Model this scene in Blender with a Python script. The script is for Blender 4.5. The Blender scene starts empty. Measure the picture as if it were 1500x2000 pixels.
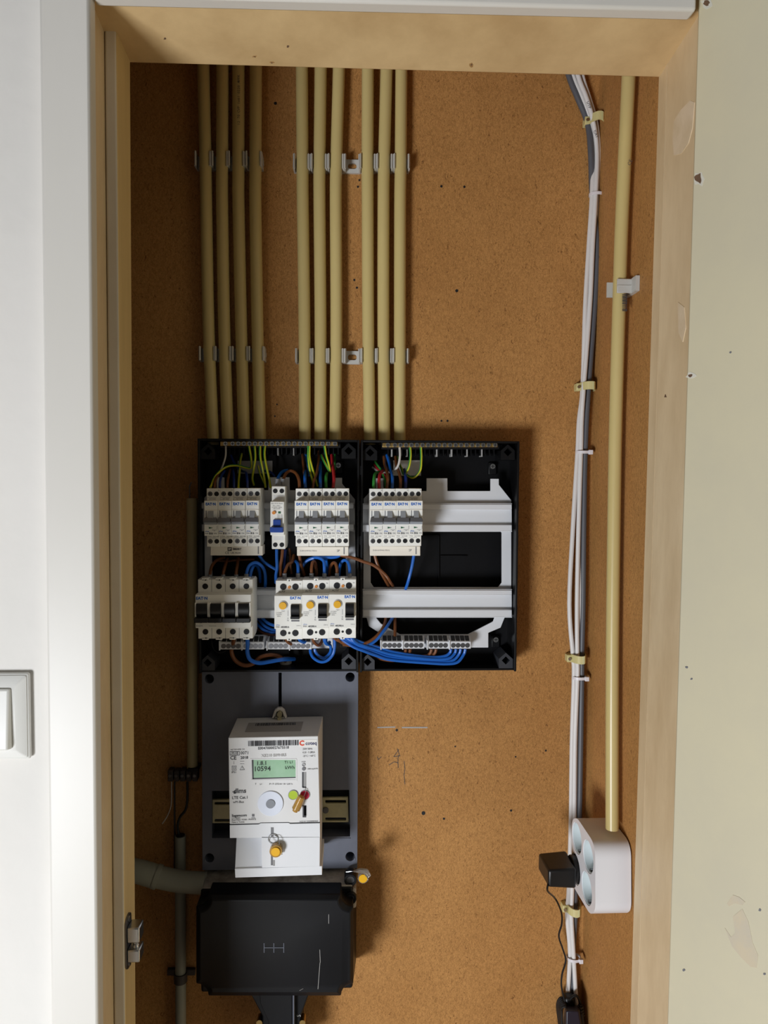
import bpy, bmesh, math, random
from mathutils import Vector, Matrix
random.seed(7)
sc = bpy.context.scene
C = sc.collection
PI = math.pi
R = math.radians
# ------------------------------------------------------------------ camera
CAMZ = 1.45                      # camera height above the floor, metres
F = 1390.0                       # focal length in pixels of a 1500 x 2000 frame
CAM = Vector((0, -1.0, CAMZ))
ROT = Matrix.Rotation(R(-2.6), 3, 'Z') @ Matrix.Rotation(PI/2 - R(2.6), 3, 'X') @ Matrix.Rotation(R(0.35), 3, 'Z')
cam = bpy.data.cameras.new('camera')
co = bpy.data.objects.new('camera', cam)
C.objects.link(co)
co.matrix_world = Matrix.Translation(CAM) @ ROT.to_4x4()
cam.sensor_fit = 'VERTICAL'
cam.sensor_height = 24
cam.lens = F/2000*24
cam.clip_start = 0.01
sc.camera = co
# ------------------------------------------------------------------ light
w = bpy.data.worlds.new('room_light')
sc.world = w
w.use_nodes = True
bgn = w.node_tree.nodes['Background']
bgn.inputs[0].default_value = (1.0, 0.955, 0.90, 1)
bgn.inputs[1].default_value = 0.080
def area(name, loc, target, sx, sy, power, col):
    l = bpy.data.lights.new(name, 'AREA')
    l.shape = 'RECTANGLE'; l.size = sx; l.size_y = sy
    l.energy = power; l.color = col
    o = bpy.data.objects.new(name, l)
    C.objects.link(o)
    o.location = loc
    o.rotation_euler = (Vector(target)-Vector(loc)).to_track_quat('-Z', 'Y').to_euler()
    return o
area('window_daylight', (-1.34, -2.18, 0.37), (-0.05, 0, 0.46), 0.64, 0.62, 57, (0.92, 0.955, 1.0))
sc.view_settings.view_transform = 'Standard'
sc.view_settings.look = 'None'
sc.view_settings.exposure = 0.0
sc.view_settings.gamma = 1.0
sc.view_settings.use_curve_mapping = False

# ------------------------------------------------------------------ helpers
def P(px, py, h):
    """point of the place seen at photo pixel px,py at h metres in front of the back board"""
    d = ROT @ Vector(((px-750)/F, -(py-1000)/F, -1))
    t = (-h - CAM.y)/d.y
    return CAM + d*t
def PX(px, py, X):
    """same, on the plane x = X"""
    d = ROT @ Vector(((px-750)/F, -(py-1000)/F, -1))
    t = (X - CAM.x)/d.x
    return CAM + d*t
def lin(c):
    return tuple(((v/255)/12.92 if v/255 <= .04045 else ((v/255+.055)/1.055)**2.4) for v in c)
MATS = {}
def mk(name, rgb, rough=.5, metal=0., var=None, bump=None, rgb2=None, spec=.5, trans=0., coat=0.):
    """procedural material; var=(scale, amount, (sx,sy,sz)) mixes towards rgb2, bump=(scale,strength)"""
    m = bpy.data.materials.new(name); m.use_nodes = True
    nt = m.node_tree; b = nt.nodes['Principled BSDF']
    c = lin(rgb)
    b.inputs['Base Color'].default_value = (*c, 1)
    b.inputs['Roughness'].default_value = rough
    b.inputs['Metallic'].default_value = metal
    b.inputs['Specular IOR Level'].default_value = spec
    b.inputs['Transmission Weight'].default_value = trans
    b.inputs['Coat Weight'].default_value = coat
    tc = None
    if var or bump:
        tc = nt.nodes.new('ShaderNodeTexCoord')
    if var:
        s, amt, st = var
        mp = nt.nodes.new('ShaderNodeMapping'); mp.inputs['Scale'].default_value = st
        nt.links.new(tc.outputs['Object'], mp.inputs[0])
        n = nt.nodes.new('ShaderNodeTexNoise'); n.inputs['Scale'].default_value = s
        n.inputs['Detail'].default_value = 6; n.inputs['Roughness'].default_value = .65
        nt.links.new(mp.outputs[0], n.inputs[0])
        r = nt.nodes.new('ShaderNodeValToRGB')
        r.color_ramp.elements[0].position = .38; r.color_ramp.elements[1].position = .68
        c2 = lin(rgb2) if rgb2 else tuple(v*(1-amt) for v in c)
        r.color_ramp.elements[0].color = (*c, 1); r.color_ramp.elements[1].color = (*c2, 1)
        nt.links.new(n.outputs[0], r.inputs[0])
        nt.links.new(r.outputs[0], b.inputs['Base Color'])
    if bump:
        n2 = nt.nodes.new('ShaderNodeTexNoise'); n2.inputs['Scale'].default_value = bump[0]
        n2.inputs['Detail'].default_value = 5
        nt.links.new(tc.outputs['Object'], n2.inputs[0])
        bp = nt.nodes.new('ShaderNodeBump'); bp.inputs['Strength'].default_value = bump[1]
        bp.inputs['Distance'].default_value = .002
        nt.links.new(n2.outputs[0], bp.inputs['Height'])
        nt.links.new(bp.outputs[0], b.inputs['Normal'])
    MATS[name] = m
    return m
def hardboard():
    m = bpy.data.materials.new('hardboard'); m.use_nodes = True
    nt = m.node_tree; b = nt.nodes['Principled BSDF']; L = nt.links.new
    b.inputs['Roughness'].default_value = .62; b.inputs['Specular IOR Level'].default_value = .25
    tc = nt.nodes.new('ShaderNodeTexCoord')
    def noise(scale, detail, st=(1, 1, 1), rg=.6, dist=0):
        mp = nt.nodes.new('ShaderNodeMapping'); mp.inputs['Scale'].default_value = st
        L(tc.outputs['Object'], mp.inputs[0])
        n = nt.nodes.new('ShaderNodeTexNoise')
        n.inputs['Scale'].default_value = scale; n.inputs['Detail'].default_value = detail
        n.inputs['Roughness'].default_value = rg; n.inputs['Distortion'].default_value = dist
        L(mp.outputs[0], n.inputs[0]); return n
    def ramp(src, a, ca, z, cz):
        r = nt.nodes.new('ShaderNodeValToRGB')
        r.color_ramp.elements[0].position = a; r.color_ramp.elements[0].color = (*ca, 1)
        r.color_ramp.elements[1].position = z; r.color_ramp.elements[1].color = (*cz, 1)
        L(src.outputs[0], r.inputs[0]); return r
    def mixm(kind, a, c, fac=1.0):
        x = nt.nodes.new('ShaderNodeMixRGB'); x.blend_type = kind; x.inputs[0].default_value = fac
        L(a.outputs[0], x.inputs[1]); L(c.outputs[0], x.inputs[2]); return x
    big = ramp(noise(5, 4), .35, lin((192, 142, 84)), .7, lin((176, 127, 72)))
    fib = ramp(noise(420, 3, (1, 1, .55), .7, 1.2), .34, (.50, .44, .38), .60, (1.15, 1.15, 1.15))
    grain = ramp(noise(900, 2, (1, 1, 1), .7), .3, (.66, .64, .60), .7, (1.25, 1.25, 1.25))
    spk = ramp(noise(300, 2, (1, 1, .5), .5, 1.6), .30, (.34, .26, .20), .345, (1, 1, 1))
    c = mixm('MULTIPLY', big, fib, .6); c = mixm('MULTIPLY', c, grain, .7); c = mixm('MULTIPLY', c, spk, .75)
    L(c.outputs[0], b.inputs['Base Color'])
    bp = nt.nodes.new('ShaderNodeBump'); bp.inputs['Strength'].default_value = .12; bp.inputs['Distance'].default_value = .0006
    L(noise(500, 3).outputs[0], bp.inputs['Height']); L(bp.outputs[0], b.inputs['Normal'])
    MATS['hardboard'] = m
hardboard()
mk('plaster', (236, 232, 226), .75, var=(6, .05, (1, 1, .5)), rgb2=(230, 227, 221), bump=(35, .35))
mk('white_paint', (228, 224, 217), .4, var=(7, .03, (1, 1, .3)), rgb2=(226, 222, 214), bump=(30, .05))
mk('cream_paint', (228, 198, 148), .45, var=(9, .1, (1, 1, .25)), rgb2=(204, 172, 124), bump=(40, .12))
mk('ochre_paint', (222, 196, 142), .5, var=(30, .1, (1, 1, .06)), rgb2=(206, 180, 126), bump=(50, .1))
mk('grey_paint', (232, 224, 210), .5, var=(12, .1, (1, 1, .3)), rgb2=(216, 208, 194), bump=(60, .12))
mk('jamb_paint', (234, 212, 174), .45, var=(10, .1, (1, 1, .3)), rgb2=(206, 180, 140), bump=(40, .12))
mk('door_paint', (224, 215, 184), .35, var=(4, .06, (1, 1, 1)), rgb2=(216, 208, 182), bump=(25, .06))
mk('door_edge', (226, 222, 208), .5)
mk('chip_wood', (120, 92, 70), .8, var=(90, .3, (1, 1, 1)))
mk('patch_cream', (214, 200, 172), .7, var=(40, .1, (1, 1, 1)), rgb2=(206, 196, 176))
mk('knot', (186, 146, 92), .6, var=(120, .2, (1, 1, 1)), rgb2=(160, 118, 70))
mk('jamb_filler', (232, 212, 182), .6, var=(30, .1, (1, 1, 1)), rgb2=(218, 196, 160))
mk('crack', (92, 74, 54), .9)
mk('floor_mat', (150, 140, 128), .6, var=(8, .15, (1, 1, 1)))
mk('conduit_cream', (208, 188, 128), .32, var=(14, .06, (1, 1, .2)), rgb2=(200, 180, 120))
mk('conduit_old', (188, 174, 130), .4, var=(14, .1, (1, 1, .3)))
mk('conduit_grey', (150, 150, 136), .5, var=(20, .15, (1, 1, .3)))
mk('clip_grey', (196, 194, 188), .45)
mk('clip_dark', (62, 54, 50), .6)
mk('black_plastic', (12, 12, 14), .42, spec=.3)
mk('black_inner', (9, 9, 11), .5, var=(18, .2, (1, 1, 1)), rgb2=(13, 13, 16), spec=.2)
mk('lug_lit', (52, 54, 60), .5)
mk('slate', (106, 110, 124), .5, var=(7, .2, (1, 1, .5)), rgb2=(90, 94, 106), bump=(180, .06))
mk('slate_dark', (40, 42, 48), .5)
mk('bakelite', (16, 17, 20), .42, var=(6, .2, (1, 1, 1)), rgb2=(20, 21, 25), spec=.3)
mk('bakelite_dust', (196, 188, 176), .85, var=(26, .4, (1, 1, 1)), rgb2=(86, 80, 74))
mk('carrier', (220, 222, 226), .45)
mk('device_white', (243, 242, 236), .42)
mk('busbar_white', (238, 232, 220), .5)
mk('meter_white', (226, 226, 226), .5)
mk('meter_grey', (152, 152, 152), .55)
mk('meter_cover', (230, 232, 236), .5)
mk('toggle_grey', (112, 114, 120), .4)
mk('toggle_light', (158, 162, 168), .4)
mk('toggle_black', (18, 19, 22), .35)
mk('toggle_blue', (26, 66, 150), .35)
mk('slot_dark', (20, 20, 22), .6)
mk('print_dark', (66, 66, 70), .7)
mk('print_grey', (122, 122, 126), .7)
mk('print_blue', (24, 100, 190), .6)
mk('print_navy', (30, 34, 90), .6)
mk('print_green', (44, 102, 72), .6)
mk('logo_red', (226, 78, 50), .6)
mk('sticker', (236, 234, 230), .5)
mk('label_grey', (170, 168, 166), .6)
mk('yellow_button', (236, 178, 32), .4)
mk('orange_button', (222, 140, 60), .4)
mk('lime_button', (178, 204, 44), .4)
mk('red_button', (198, 28, 66), .35)
mk('sensor_white', (226, 232, 246), .3)
mk('sensor_grey', (136, 140, 148), .4)
mk('lcd', (160, 200, 166), .12, var=(40, .1, (1, 1, 1)), rgb2=(176, 210, 184), coat=.6)
mk('lcd_digit', (26, 48, 34), .4)
mk('steel', (196, 198, 200), .28, 1.0)
mk('steel_dark', (120, 120, 122), .4, 1.0)
mk('screw_dark', (58, 58, 62), .35, 1.0)
mk('brass', (196, 164, 104), .38, 1.0, var=(60, .25, (1, 1, 1)))
mk('rail_brass', (196, 188, 150), .4, .25, var=(50, .2, (1, 1, 1)))
mk('ferrule', (134, 136, 142), .45)
mk('w_brown', (116, 68, 34), .42)
mk('w_blue', (24, 98, 190), .38)
mk('w_navy', (18, 50, 130), .4)
mk('w_green', (52, 138, 56), .42)
mk('w_yellow', (206, 204, 40), .42)
mk('w_red', (190, 40, 48), .42)
mk('w_white', (196, 192, 186), .45)
mk('w_black', (18, 17, 17), .45)
mk('w_grey', (110, 112, 116), .5)
mk('cable_white', (222, 220, 218), .42)
mk('cable_grey', (88, 90, 96), .45)
mk('nail_clip', (208, 198, 140), .45)
mk('zip_white', (226, 222, 226), .4)
mk('socket_white', (232, 232, 236), .3)
mk('socket_well', (214, 224, 226), .35)
mk('adapter_black', (20, 18, 18), .38)
mk('adapter_blue', (30, 29, 44), .4)
mk('seal_yellow', (238, 180, 18), .4)
mk('seal_clear', (226, 222, 214), .12, trans=.85)
mk('seal_amber', (222, 178, 96), .15, trans=.5)
mk('switch_white', (234, 233, 228), .3)

def link_mesh(name, bm, mat, bev=0, smooth=False, seg=2):
    bmesh.ops.recalc_face_normals(bm, faces=bm.faces[:])
    me = bpy.data.meshes.new(name)
    bm.to_mesh(me); bm.free()
    for m in (mat if isinstance(mat, (list, tuple)) else [mat]):
        me.materials.append(MATS[m])
    o = bpy.data.objects.new(name, me)
    C.objects.link(o)
    for p in me.polygons: p.use_smooth = True
    me.set_sharp_from_angle(angle=R(31))
    if bev:
        md = o.modifiers.new('bevel', 'BEVEL'); md.width = bev; md.segments = seg
        md.limit_method = 'ANGLE'; md.angle_limit = R(35)
    return o
def obj(name, bm, mat, parent, world=True, bev=0, smooth=False, label=None, seg=2):
    o = link_mesh(name, bm, mat, bev, smooth, seg)
    if world:
        q = parent
        off = Vector((0, 0, 0))
        while q: off += q.location; q = q.parent
        o.data.transform(Matrix.Translation(-off))
    o.parent = parent
    if label: o['label'] = label
    return o
def base_origin(o):
    vs = o.data.vertices
    lo = Vector([min(v.co[i] for v in vs) for i in range(3)]); hi = Vector([max(v.co[i] for v in vs) for i in range(3)])
    c = Vector(((lo.x+hi.x)/2, (lo.y+hi.y)/2, lo.z))
    o.data.transform(Matrix.Translation(-c)); o.location = c
    return o
def tag(o, label, cat, group=None):
    o['label'] = label; o['category'] = cat
    if group: o['group'] = group
    return o
def one(name, bm, mat, label, cat, group=None, bev=0, smooth=False):
    return tag(base_origin(link_mesh(name, bm, mat, bev, smooth)), label, cat, group)
def thing(name, label, cat, loc, group=None):
    o = bpy.data.objects.new(name, None); C.objects.link(o)
    o.location = loc; o.empty_display_size = .02
    return tag(o, label, cat, group)
def struct(name, bm, mat, bev=0):
    o = base_origin(link_mesh(name, bm, mat, bev)); o['kind'] = 'structure'
    return o
def dup(root, loc, label, group=None):
    r = root.copy(); C.objects.link(r); r.location = loc; r['label'] = label
    if group: r['group'] = group
    for ch in list(root.children):
        c = ch.copy(); C.objects.link(c); c.parent = r
        for g in list(ch.children):
            d = g.copy(); C.objects.link(d); d.parent = c
    return r

NB = bmesh.new
def hexa(bm, a, b):
    """two quads (lists of 4 points, same order) joined into a solid"""
    va = [bm.verts.new(p) for p in a]; vb = [bm.verts.new(p) for p in b]
    n = len(a)
    bm.faces.new(va); bm.faces.new(vb[::-1])
    for i in range(n):
        bm.faces.new((va[i], vb[i], vb[(i+1) % n], va[(i+1) % n]))
    return bm
def box(bm, x0, x1, y0, y1, z0, z1):
    return hexa(bm, [(x0, y0, z0), (x1, y0, z0), (x1, y0, z1), (x0, y0, z1)], [(x0, y1, z0), (x1, y1, z0), (x1, y1, z1), (x0, y1, z1)])
def extr(bm, pts, d):
    return hexa(bm, pts, [Vector(p)+Vector(d) for p in pts])
def ppoly(bm, px, h1, h0, dx=0):
    """pixel outline at height h1, extruded back to height h0"""
    f = [P(x, y, h1)+Vector((dx, 0, 0)) for x, y in px]
    return hexa(bm, f, [Vector((p.x, -h0, p.z)) for p in f])
def pbox(bm, x0, y0, x1, y1, h0, h1, dx=0):
    return ppoly(bm, [(x0, y0), (x1, y0), (x1, y1), (x0, y1)], h1, h0, dx)
def cyl(bm, p0, p1, r, n=16, r1=None):
    p0 = Vector(p0); p1 = Vector(p1); t = (p1-p0).normalized()
    u = t.orthogonal().normalized(); v = t.cross(u)
    r1 = r if r1 is None else r1
    a = [p0+(u*math.cos(2*PI*i/n)+v*math.sin(2*PI*i/n))*r for i in range(n)]
    b = [p1+(u*math.cos(2*PI*i/n)+v*math.sin(2*PI*i/n))*r1 for i in range(n)]
    return hexa(bm, a, b)
def ring(bm, p0, p1, ro, ri, n=20):
    """hollow cylinder"""
    p0 = Vector(p0); p1 = Vector(p1); t = (p1-p0).normalized()
    u = t.orthogonal().normalized(); v = t.cross(u)
    L = []
    for p, r in ((p0, ro), (p1, ro), (p1, ri), (p0, ri)):
        L.append([bm.verts.new(p+(u*math.cos(2*PI*i/n)+v*math.sin(2*PI*i/n))*r) for i in range(n)])
    for k in range(4):
        A, B = L[k], L[(k+1) % 4]
        for i in range(n):
            bm.faces.new((A[i], A[(i+1) % n], B[(i+1) % n], B[i]))
    return bm
def plate(bm, outer, holes, y0, y1):
    """outline of (x,z) points with holes, solid between y0 and y1"""
    vs = []; es = []
    for loop in [outer]+holes:
        v = [bm.verts.new((x, y0, z)) for x, z in loop]; vs += v
        es += [bm.edges.new((v[i], v[(i+1) % len(v)])) for i in range(len(v))]
    r = bmesh.ops.triangle_fill(bm, use_beauty=True, use_dissolve=False, edges=es)
    fs = [g for g in r['geom'] if isinstance(g, bmesh.types.BMFace)]
    e = bmesh.ops.extrude_face_region(bm, geom=fs)
    bmesh.ops.translate(bm, verts=[g for g in e['geom'] if isinstance(g, bmesh.types.BMVert)], vec=(0, y1-y0, 0))
    return bm
def circle(cx, cz, r, n=20):
    return [(cx+r*math.cos(2*PI*i/n), cz+r*math.sin(2*PI*i/n)) for i in range(n)]
def rounded(pts, r, n=4):
    """round the corners of a closed 2-D outline"""
    out = []; m = len(pts)
    for i in range(m):
        a, b, c = Vector(pts[i-1]), Vector(pts[i]), Vector(pts[(i+1) % m])
        rr = min(r, (a-b).length*.45, (c-b).length*.45)
        s = b+(a-b).normalized()*rr; e = b+(c-b).normalized()*rr
        for k in range(n+1):
            t = k/n
            out.append(tuple(s*(1-t)**2+b*2*t*(1-t)+e*t*t))
    return out
def spline(pts, sub=6):
    pts = [Vector(p) for p in pts]
    if len(pts) < 3: sub = max(sub, 2)
    q = [pts[0]*2-pts[1]]+pts+[pts[-1]*2-pts[-2]]
    out = []
    for i in range(1, len(q)-2):
        a, b, c, d = q[i-1:i+3]
        for k in range(sub):
            t = k/sub
            out.append(.5*((2*b)+(c-a)*t+(2*a-5*b+4*c-d)*t*t+(3*b-a-3*c+d)*t**3))
    out.append(pts[-1]); return out
def tube(bm, pts, r, n=8, mats=None, sub=6, twist=0.):
    """smooth tube through points; mats maps sector -> material index"""
    pts = spline(pts, sub)
    rings = []; t0 = None; u = None; L = 0
    for i, p in enumerate(pts):
        t = (pts[min(i+1, len(pts)-1)]-pts[max(i-1, 0)]).normalized()
        if u is None:
            u = Vector((1, 0, 0)); u = (u-t*u.dot(t))
            if u.length < 1e-3: u = t.orthogonal()
            u.normalize()
        else:
            u = (u-t*u.dot(t)).normalized()
        v = t.cross(u)
        if i: L += (p-pts[i-1]).length
        rr = r[0]+(r[1]-r[0])*i/(len(pts)-1) if isinstance(r, tuple) else r
        rings.append([bm.verts.new(p+(u*math.cos(2*PI*k/n+L*twist)+v*math.sin(2*PI*k/n+L*twist))*rr) for k in range(n)])
    for a, b in zip(rings, rings[1:]):
        for k in range(n):
            f = bm.faces.new((a[k], a[(k+1) % n], b[(k+1) % n], b[k])); f.smooth = True
            if mats: f.material_index = mats[k % len(mats)]
    bm.faces.new(rings[0]); bm.faces.new(rings[-1][::-1])
    return bm
TXT = {}
def text(parent, s, pos, size, mat, align='CENTER', bold=0., rot=0., name='lettering', sx=1., world=True, normal='y'):
    """flat printed lettering facing the room"""
    key = (s, size, align, bold, mat)
    if key not in TXT:
        cu = bpy.data.curves.new('lettering', 'FONT')
        cu.body = s; cu.size = size; cu.align_x = align; cu.align_y = 'CENTER'
        cu.offset = bold; cu.resolution_u = 2
        t = bpy.data.objects.new('tmp', cu); C.objects.link(t)
        dg = bpy.context.evaluated_depsgraph_get()
        me = bpy.data.meshes.new_from_object(t.evaluated_get(dg))
        bpy.data.objects.remove(t); bpy.data.curves.remove(cu)
        me.materials.clear(); me.materials.append(MATS[mat]); me.name = 'lettering'
        TXT[key] = me
    o = bpy.data.objects.new(name, TXT[key]); C.objects.link(o)
    p = Vector(pos)
    if world:
        q = parent
        while q: p = p-q.location; q = q.parent
    o.parent = parent; o.location = p
    o.rotation_euler = (PI/2, -rot if normal == 'y' else 0, 0 if normal == 'y' else normal)
    o.scale = (sx, 1, 1)
    return o

# ================================================================== the setting
HF, HS, HR = .292, .247, .200        # front of the door frame, front of its stop, its rear edge (in front of the board)
XR = P(1168, 300, 0).x               # right side board of the closet
XL = -.335
ZT = CAMZ+.62                        # top of the closet
def vline(p0, p1, h, z):
    """x of the line seen through two pixels at height h, at world height z"""
    a, b = P(*p0, h), P(*p1, h)
    return a.x+(b.x-a.x)*(z-a.z)/(b.z-a.z)
def vpost(bm, e0, e1, h0, h1, z0, z1):
    """upright board between two pixel lines e0,e1 = ((p0,p1),h), from depth h0 to h1"""
    q = []
    for z in (z0, z1):
        a = vline(*e0[0], e0[1], z); b = vline(*e1[0], e1[1], z)
        q.append([(a, -h1, z), (b, -h1, z), (b, -h0, z), (a, -h0, z)])
    return hexa(bm, q[0], q[1])
ZTOP = 2.35
wb = struct('wall_back', box(NB(), XL-.02, XR+.02, 0, .018, 0, ZT), 'hardboard')
wr = struct('wall_right', box(NB(), XR, XR+.018, -HR+.001, -.0005, 0, ZT), 'hardboard')
struct('wall_left', box(NB(), XL-.018, XL, -HR+.001, -.0005, 0, ZT), 'clip_dark')  # unseen side wall, coloured dark to cut bounced light in the closet
struct('ceiling', box(NB(), XL-.02, XR+.02, -HR-.02, .018, ZT, ZT+.02), 'hardboard')
struct('floor', box(NB(), -2.6, 2.6, -3.6, .02, -.02, 0), 'floor_mat')
# plaster wall of the room left of the frame
LJ = ((175, 0), (192, 2000))         # right edge of the white casing
CW = ((75, 0), (99, 2000))           # edge between plaster and casing
xa = vline(*LJ, HF, 1.4)
struct('wall_front_left', box(NB(), -1.5, xa-.030, -HF, -HR+.02, 0, ZTOP+.3), 'plaster')
struct('wall_front_right', box(NB(), XR+.055, 1.7, -HF, -HR+.02, 0, ZTOP+.3), 'plaster')
# upper edge of the opening: seen line of the rear and front lintel edges
zr = [P(257, 123, HR), P(1303, 152, HR)]
zf = [P(476, 0, HF), P(1363, 24, HF)]
def zl(a, x): return a[0].z+(a[1].z-a[0].z)*(x-a[0].x)/(a[1].x-a[0].x)
x0, x1 = -.40, XR+.06
bm = NB()
hexa(bm, [(x0, -HF, zl(zf, x0)), (x1, -HF, zl(zf, x1)), (x1, -HR, zl(zr, x1)), (x0, -HR, zl(zr, x0))],
     [(x0, -HF, 2.02), (x1, -HF, 2.02), (x1, -HR, 2.02), (x0, -HR, 2.02)])
lintel = struct('trim_lintel', bm, 'cream_paint', .0015)
struct('wall_front_top', box(NB(), xa-.030, XR+.055, -HF, -HR+.02, 2.021, ZTOP+.3), 'plaster')
# white casings
bm = NB(); vpost(bm, (CW, .309), (LJ, .309), HF+.0002, .309, 0, 2.1)
struct('trim_1', bm, 'white_paint', .003)
bm = NB()
zc = [P(476, -2, .309), P(1363, 20, .309)]
xb0 = vline(*LJ, .309, 1.95)+.0008; x1 = P(1361, 12, .309).x
hexa(bm, [(xb0, -.309, zl(zc, xb0)), (x1, -.309, zl(zc, x1)), (x1, -HF-.0002, zl(zc, x1)), (xb0, -HF-.0002, zl(zc, xb0))],
     [(xb0, -.309, 2.1), (x1, -.309, 2.1), (x1, -HF-.0002, 2.1), (xb0, -HF-.0002, 2.1)])
struct('trim_2', bm, 'white_paint', .003)
# left jamb with its stop
ZJ = CAMZ+.468
S0 = ((205, 300), (221.6, 2000)); S1 = ((229.5, 300), (245, 2000)); S2 = ((255, 130), (265.5, 2000))
bm = NB()
q = []
for z in (0, ZJ-.002):
    a = vline(*LJ, HF, z); b = vline(*S0, HS, z)
    q.append([(a-.03, -HF, z), (a, -HF, z), (b, -HS, z), (b, -HR, z), (a-.03, -HR, z)])
hexa(bm, q[0], q[1])
struct('trim_3', bm, 'jamb_paint', .001)
bm = NB(); q = []
for z in (0, ZJ-.004):
    b = vline(*S0, HS, z)+.0003; c = vline(*S1, HS, z); d = vline(*S2, HR, z)
    q.append([(b, -HS, z), (c, -HS, z), (d, -HR, z), (b, -HR, z)])
hexa(bm, q[0], q[1])
for f in bm.faces: f.material_index = 1
bm.normal_update()
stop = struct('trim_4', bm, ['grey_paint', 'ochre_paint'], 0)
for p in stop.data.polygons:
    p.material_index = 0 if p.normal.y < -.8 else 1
md = stop.modifiers.new('bevel', 'BEVEL'); md.width = .0022; md.segments = 2; md.limit_method = 'ANGLE'
# right jamb: narrow strip at the rear and the wide face
R0 = ((1287, 150), (1231, 2000)); R1 = ((1302, 150), (1244.5, 2000)); HQ = HR+.021
bm = NB(); q = []
for z in (0, ZJ-.006):
    a = vline(*R0, HR, z); b = vline(*R1, HQ, z)
    q.append([(a, -HR, z), (b, -HQ, z), (b+.04, -HQ, z), (a+.04, -HR, z)])
hexa(bm, q[0], q[1])
struct('trim_5', bm, 'jamb_paint')
bm = NB(); q = []
for z in (0, ZJ-.006):
    b = vline(*R1, HQ, z)+.0002; c = b+.0012
    q.append([(b, -HQ-.0009, z), (c, -HF, z), (c+.04, -HF, z), (b+.04, -HQ-.0009, z)])
hexa(bm, q[0], q[1])
jamb_r = struct('trim_6', bm, 'jamb_paint')
# pale filler rubbed on the right jamb
jo = P(1302, 150, HQ)-Vector((.0005, 0, 0)); jn = (P(1302, 150, HQ)-P(1244.5, 2000, HQ)).cross(Vector((.0012, -(HF-HQ), 0)))
def jamb_patch(px, mat):
    f = []
    for x, y in px:
        d = ROT @ Vector(((x-750)/F, -(y-1000)/F, -1)); f.append(CAM+d*((jo-CAM).dot(jn)/d.dot(jn)))
    obj('surface_patch', hexa(NB(), f, [p+Vector((.0015, 0, 0)) for p in f]), mat, jamb_r)
jamb_patch([(1316, 236), (1330, 214), (1348, 196), (1356, 200), (1352, 250), (1344, 280), (1330, 300), (1316, 304), (1313, 270)], 'jamb_filler')
jamb_patch([(1324, 590), (1336, 600), (1339, 640), (1333, 668), (1325, 650)], 'jamb_filler')
jamb_patch([(1299, 770), (1301, 776), (1297, 776)], 'chip_wood')
# the open door leaf, hinged on the right jamb, swung past a right angle
D0 = ((1363, 0), (1302, 2000)); HD = .296
ang = R(24)
bm = NB(); q = []
dv = Vector((math.sin(ang), -math.cos(ang), 0)); nv = Vector((math.cos(ang), math.sin(ang), 0))
for z in (.012, CAMZ+.497):
    a = Vector((vline(*D0, HD, z), -HD, z))
    q.append([a, a+dv*.72, a+dv*.72+nv*.038, a+nv*.038])
hexa(bm, q[0], q[1])
door = struct('door_1', bm, 'door_paint', .002)
dp0, dp1 = Vector(q[0][0]), Vector(q[1][0])
def on_door(px, py, off=.0004):
    """point on the door face at a photo pixel"""
    d = ROT @ Vector(((px-750)/F, -(py-1000)/F, -1))
    n = (dp1-dp0).cross(dv).normalized()
    if n.x > 0: n = -n
    t = (dp0-CAM).dot(n)/d.dot(n)
    return CAM+d*t+n*off
def door_patch(name, px, mat, off=.0003):
    f = [on_door(x, y, off) for x, y in px]; b = [on_door(x, y, -.0008) for x, y in px]
    o = obj(name, hexa(NB(), f, b), mat, door)
    return o
def blob(cx, cy, rx, ry, n=11, jit=.35, tilt=0):
    o = []
    for i in range(n):
        a = 2*PI*i/n; k = 1+random.uniform(-jit, jit)
        x, y = rx*k*math.cos(a), ry*k*math.sin(a)
        o.append((cx+x*math.cos(tilt)-y*math.sin(tilt), cy+x*math.sin(tilt)+y*math.cos(tilt)))
    return o
for cx, cy, rx, ry in ((1366, 349, 9, 12), (1350, 734, 6, 4), (1382, 6, 8, 7)):
    door_patch('paint_chip', blob(cx, cy, rx+3, ry+3), 'door_edge', .0003)
    door_patch('paint_chip', blob(cx-1, cy, rx*.75, ry*.75), 'chip_wood', .0006)
for x, y in ((1484, 1777), (1341, 1303), (1351, 1326), (1336, 1895), (1494, 1902), (1427, 688)):
    door_patch('scratch', blob(x, y, 2.4, 2.6, 7), 'print_grey', .0004)
door_patch('surface_patch', [(1416, 1812), (1428, 1830), (1436, 1822), (1432, 1790), (1450, 1775), (1462, 1800), (1470, 1840), (1481, 1866), (1478, 1890), (1466, 1888), (1446, 1868), (1430, 1848)], 'patch_cream', .0003)  # irregular cream patches low on the door face
door_patch('surface_patch', [(1432, 1748), (1444, 1752), (1456, 1762), (1450, 1768), (1436, 1764), (1424, 1770), (1420, 1764)], 'patch_cream', .0003)
# cracks and knots on the frame
def frame_strip(parent, a, b, wid, mat='crack'):
    a, b = Vector(a), Vector(b); t = (b-a).normalized(); s = t.cross((CAM-a).normalized()).normalized()*wid
    n = (CAM-a).normalized()*.0006
    obj('crack', hexa(NB(), [a+s+n, a-s+n, b-s+n, b+s+n], [a+s-n*2, a-s-n*2, b-s-n*2, b+s-n*2]), mat, parent)
def on_plane(px, py, o, n):
    d = ROT @ Vector(((px-750)/F, -(py-1000)/F, -1)); o = Vector(o); n = Vector(n)
    return CAM+d*((o-CAM).dot(n)/d.dot(n))
lo = zr[0]; ln = (zr[1]-zr[0]).cross(zf[0]-zr[0]).normalized()
def onl(px, py): return on_plane(px, py, lo, ln)
for a, b in (((1304, 150), (1328, 121)), ((1328, 121), (1345, 98)), ((1345, 98), (1361, 73))):
    frame_strip(lintel, onl(*a), onl(*b), .0005)
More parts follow.
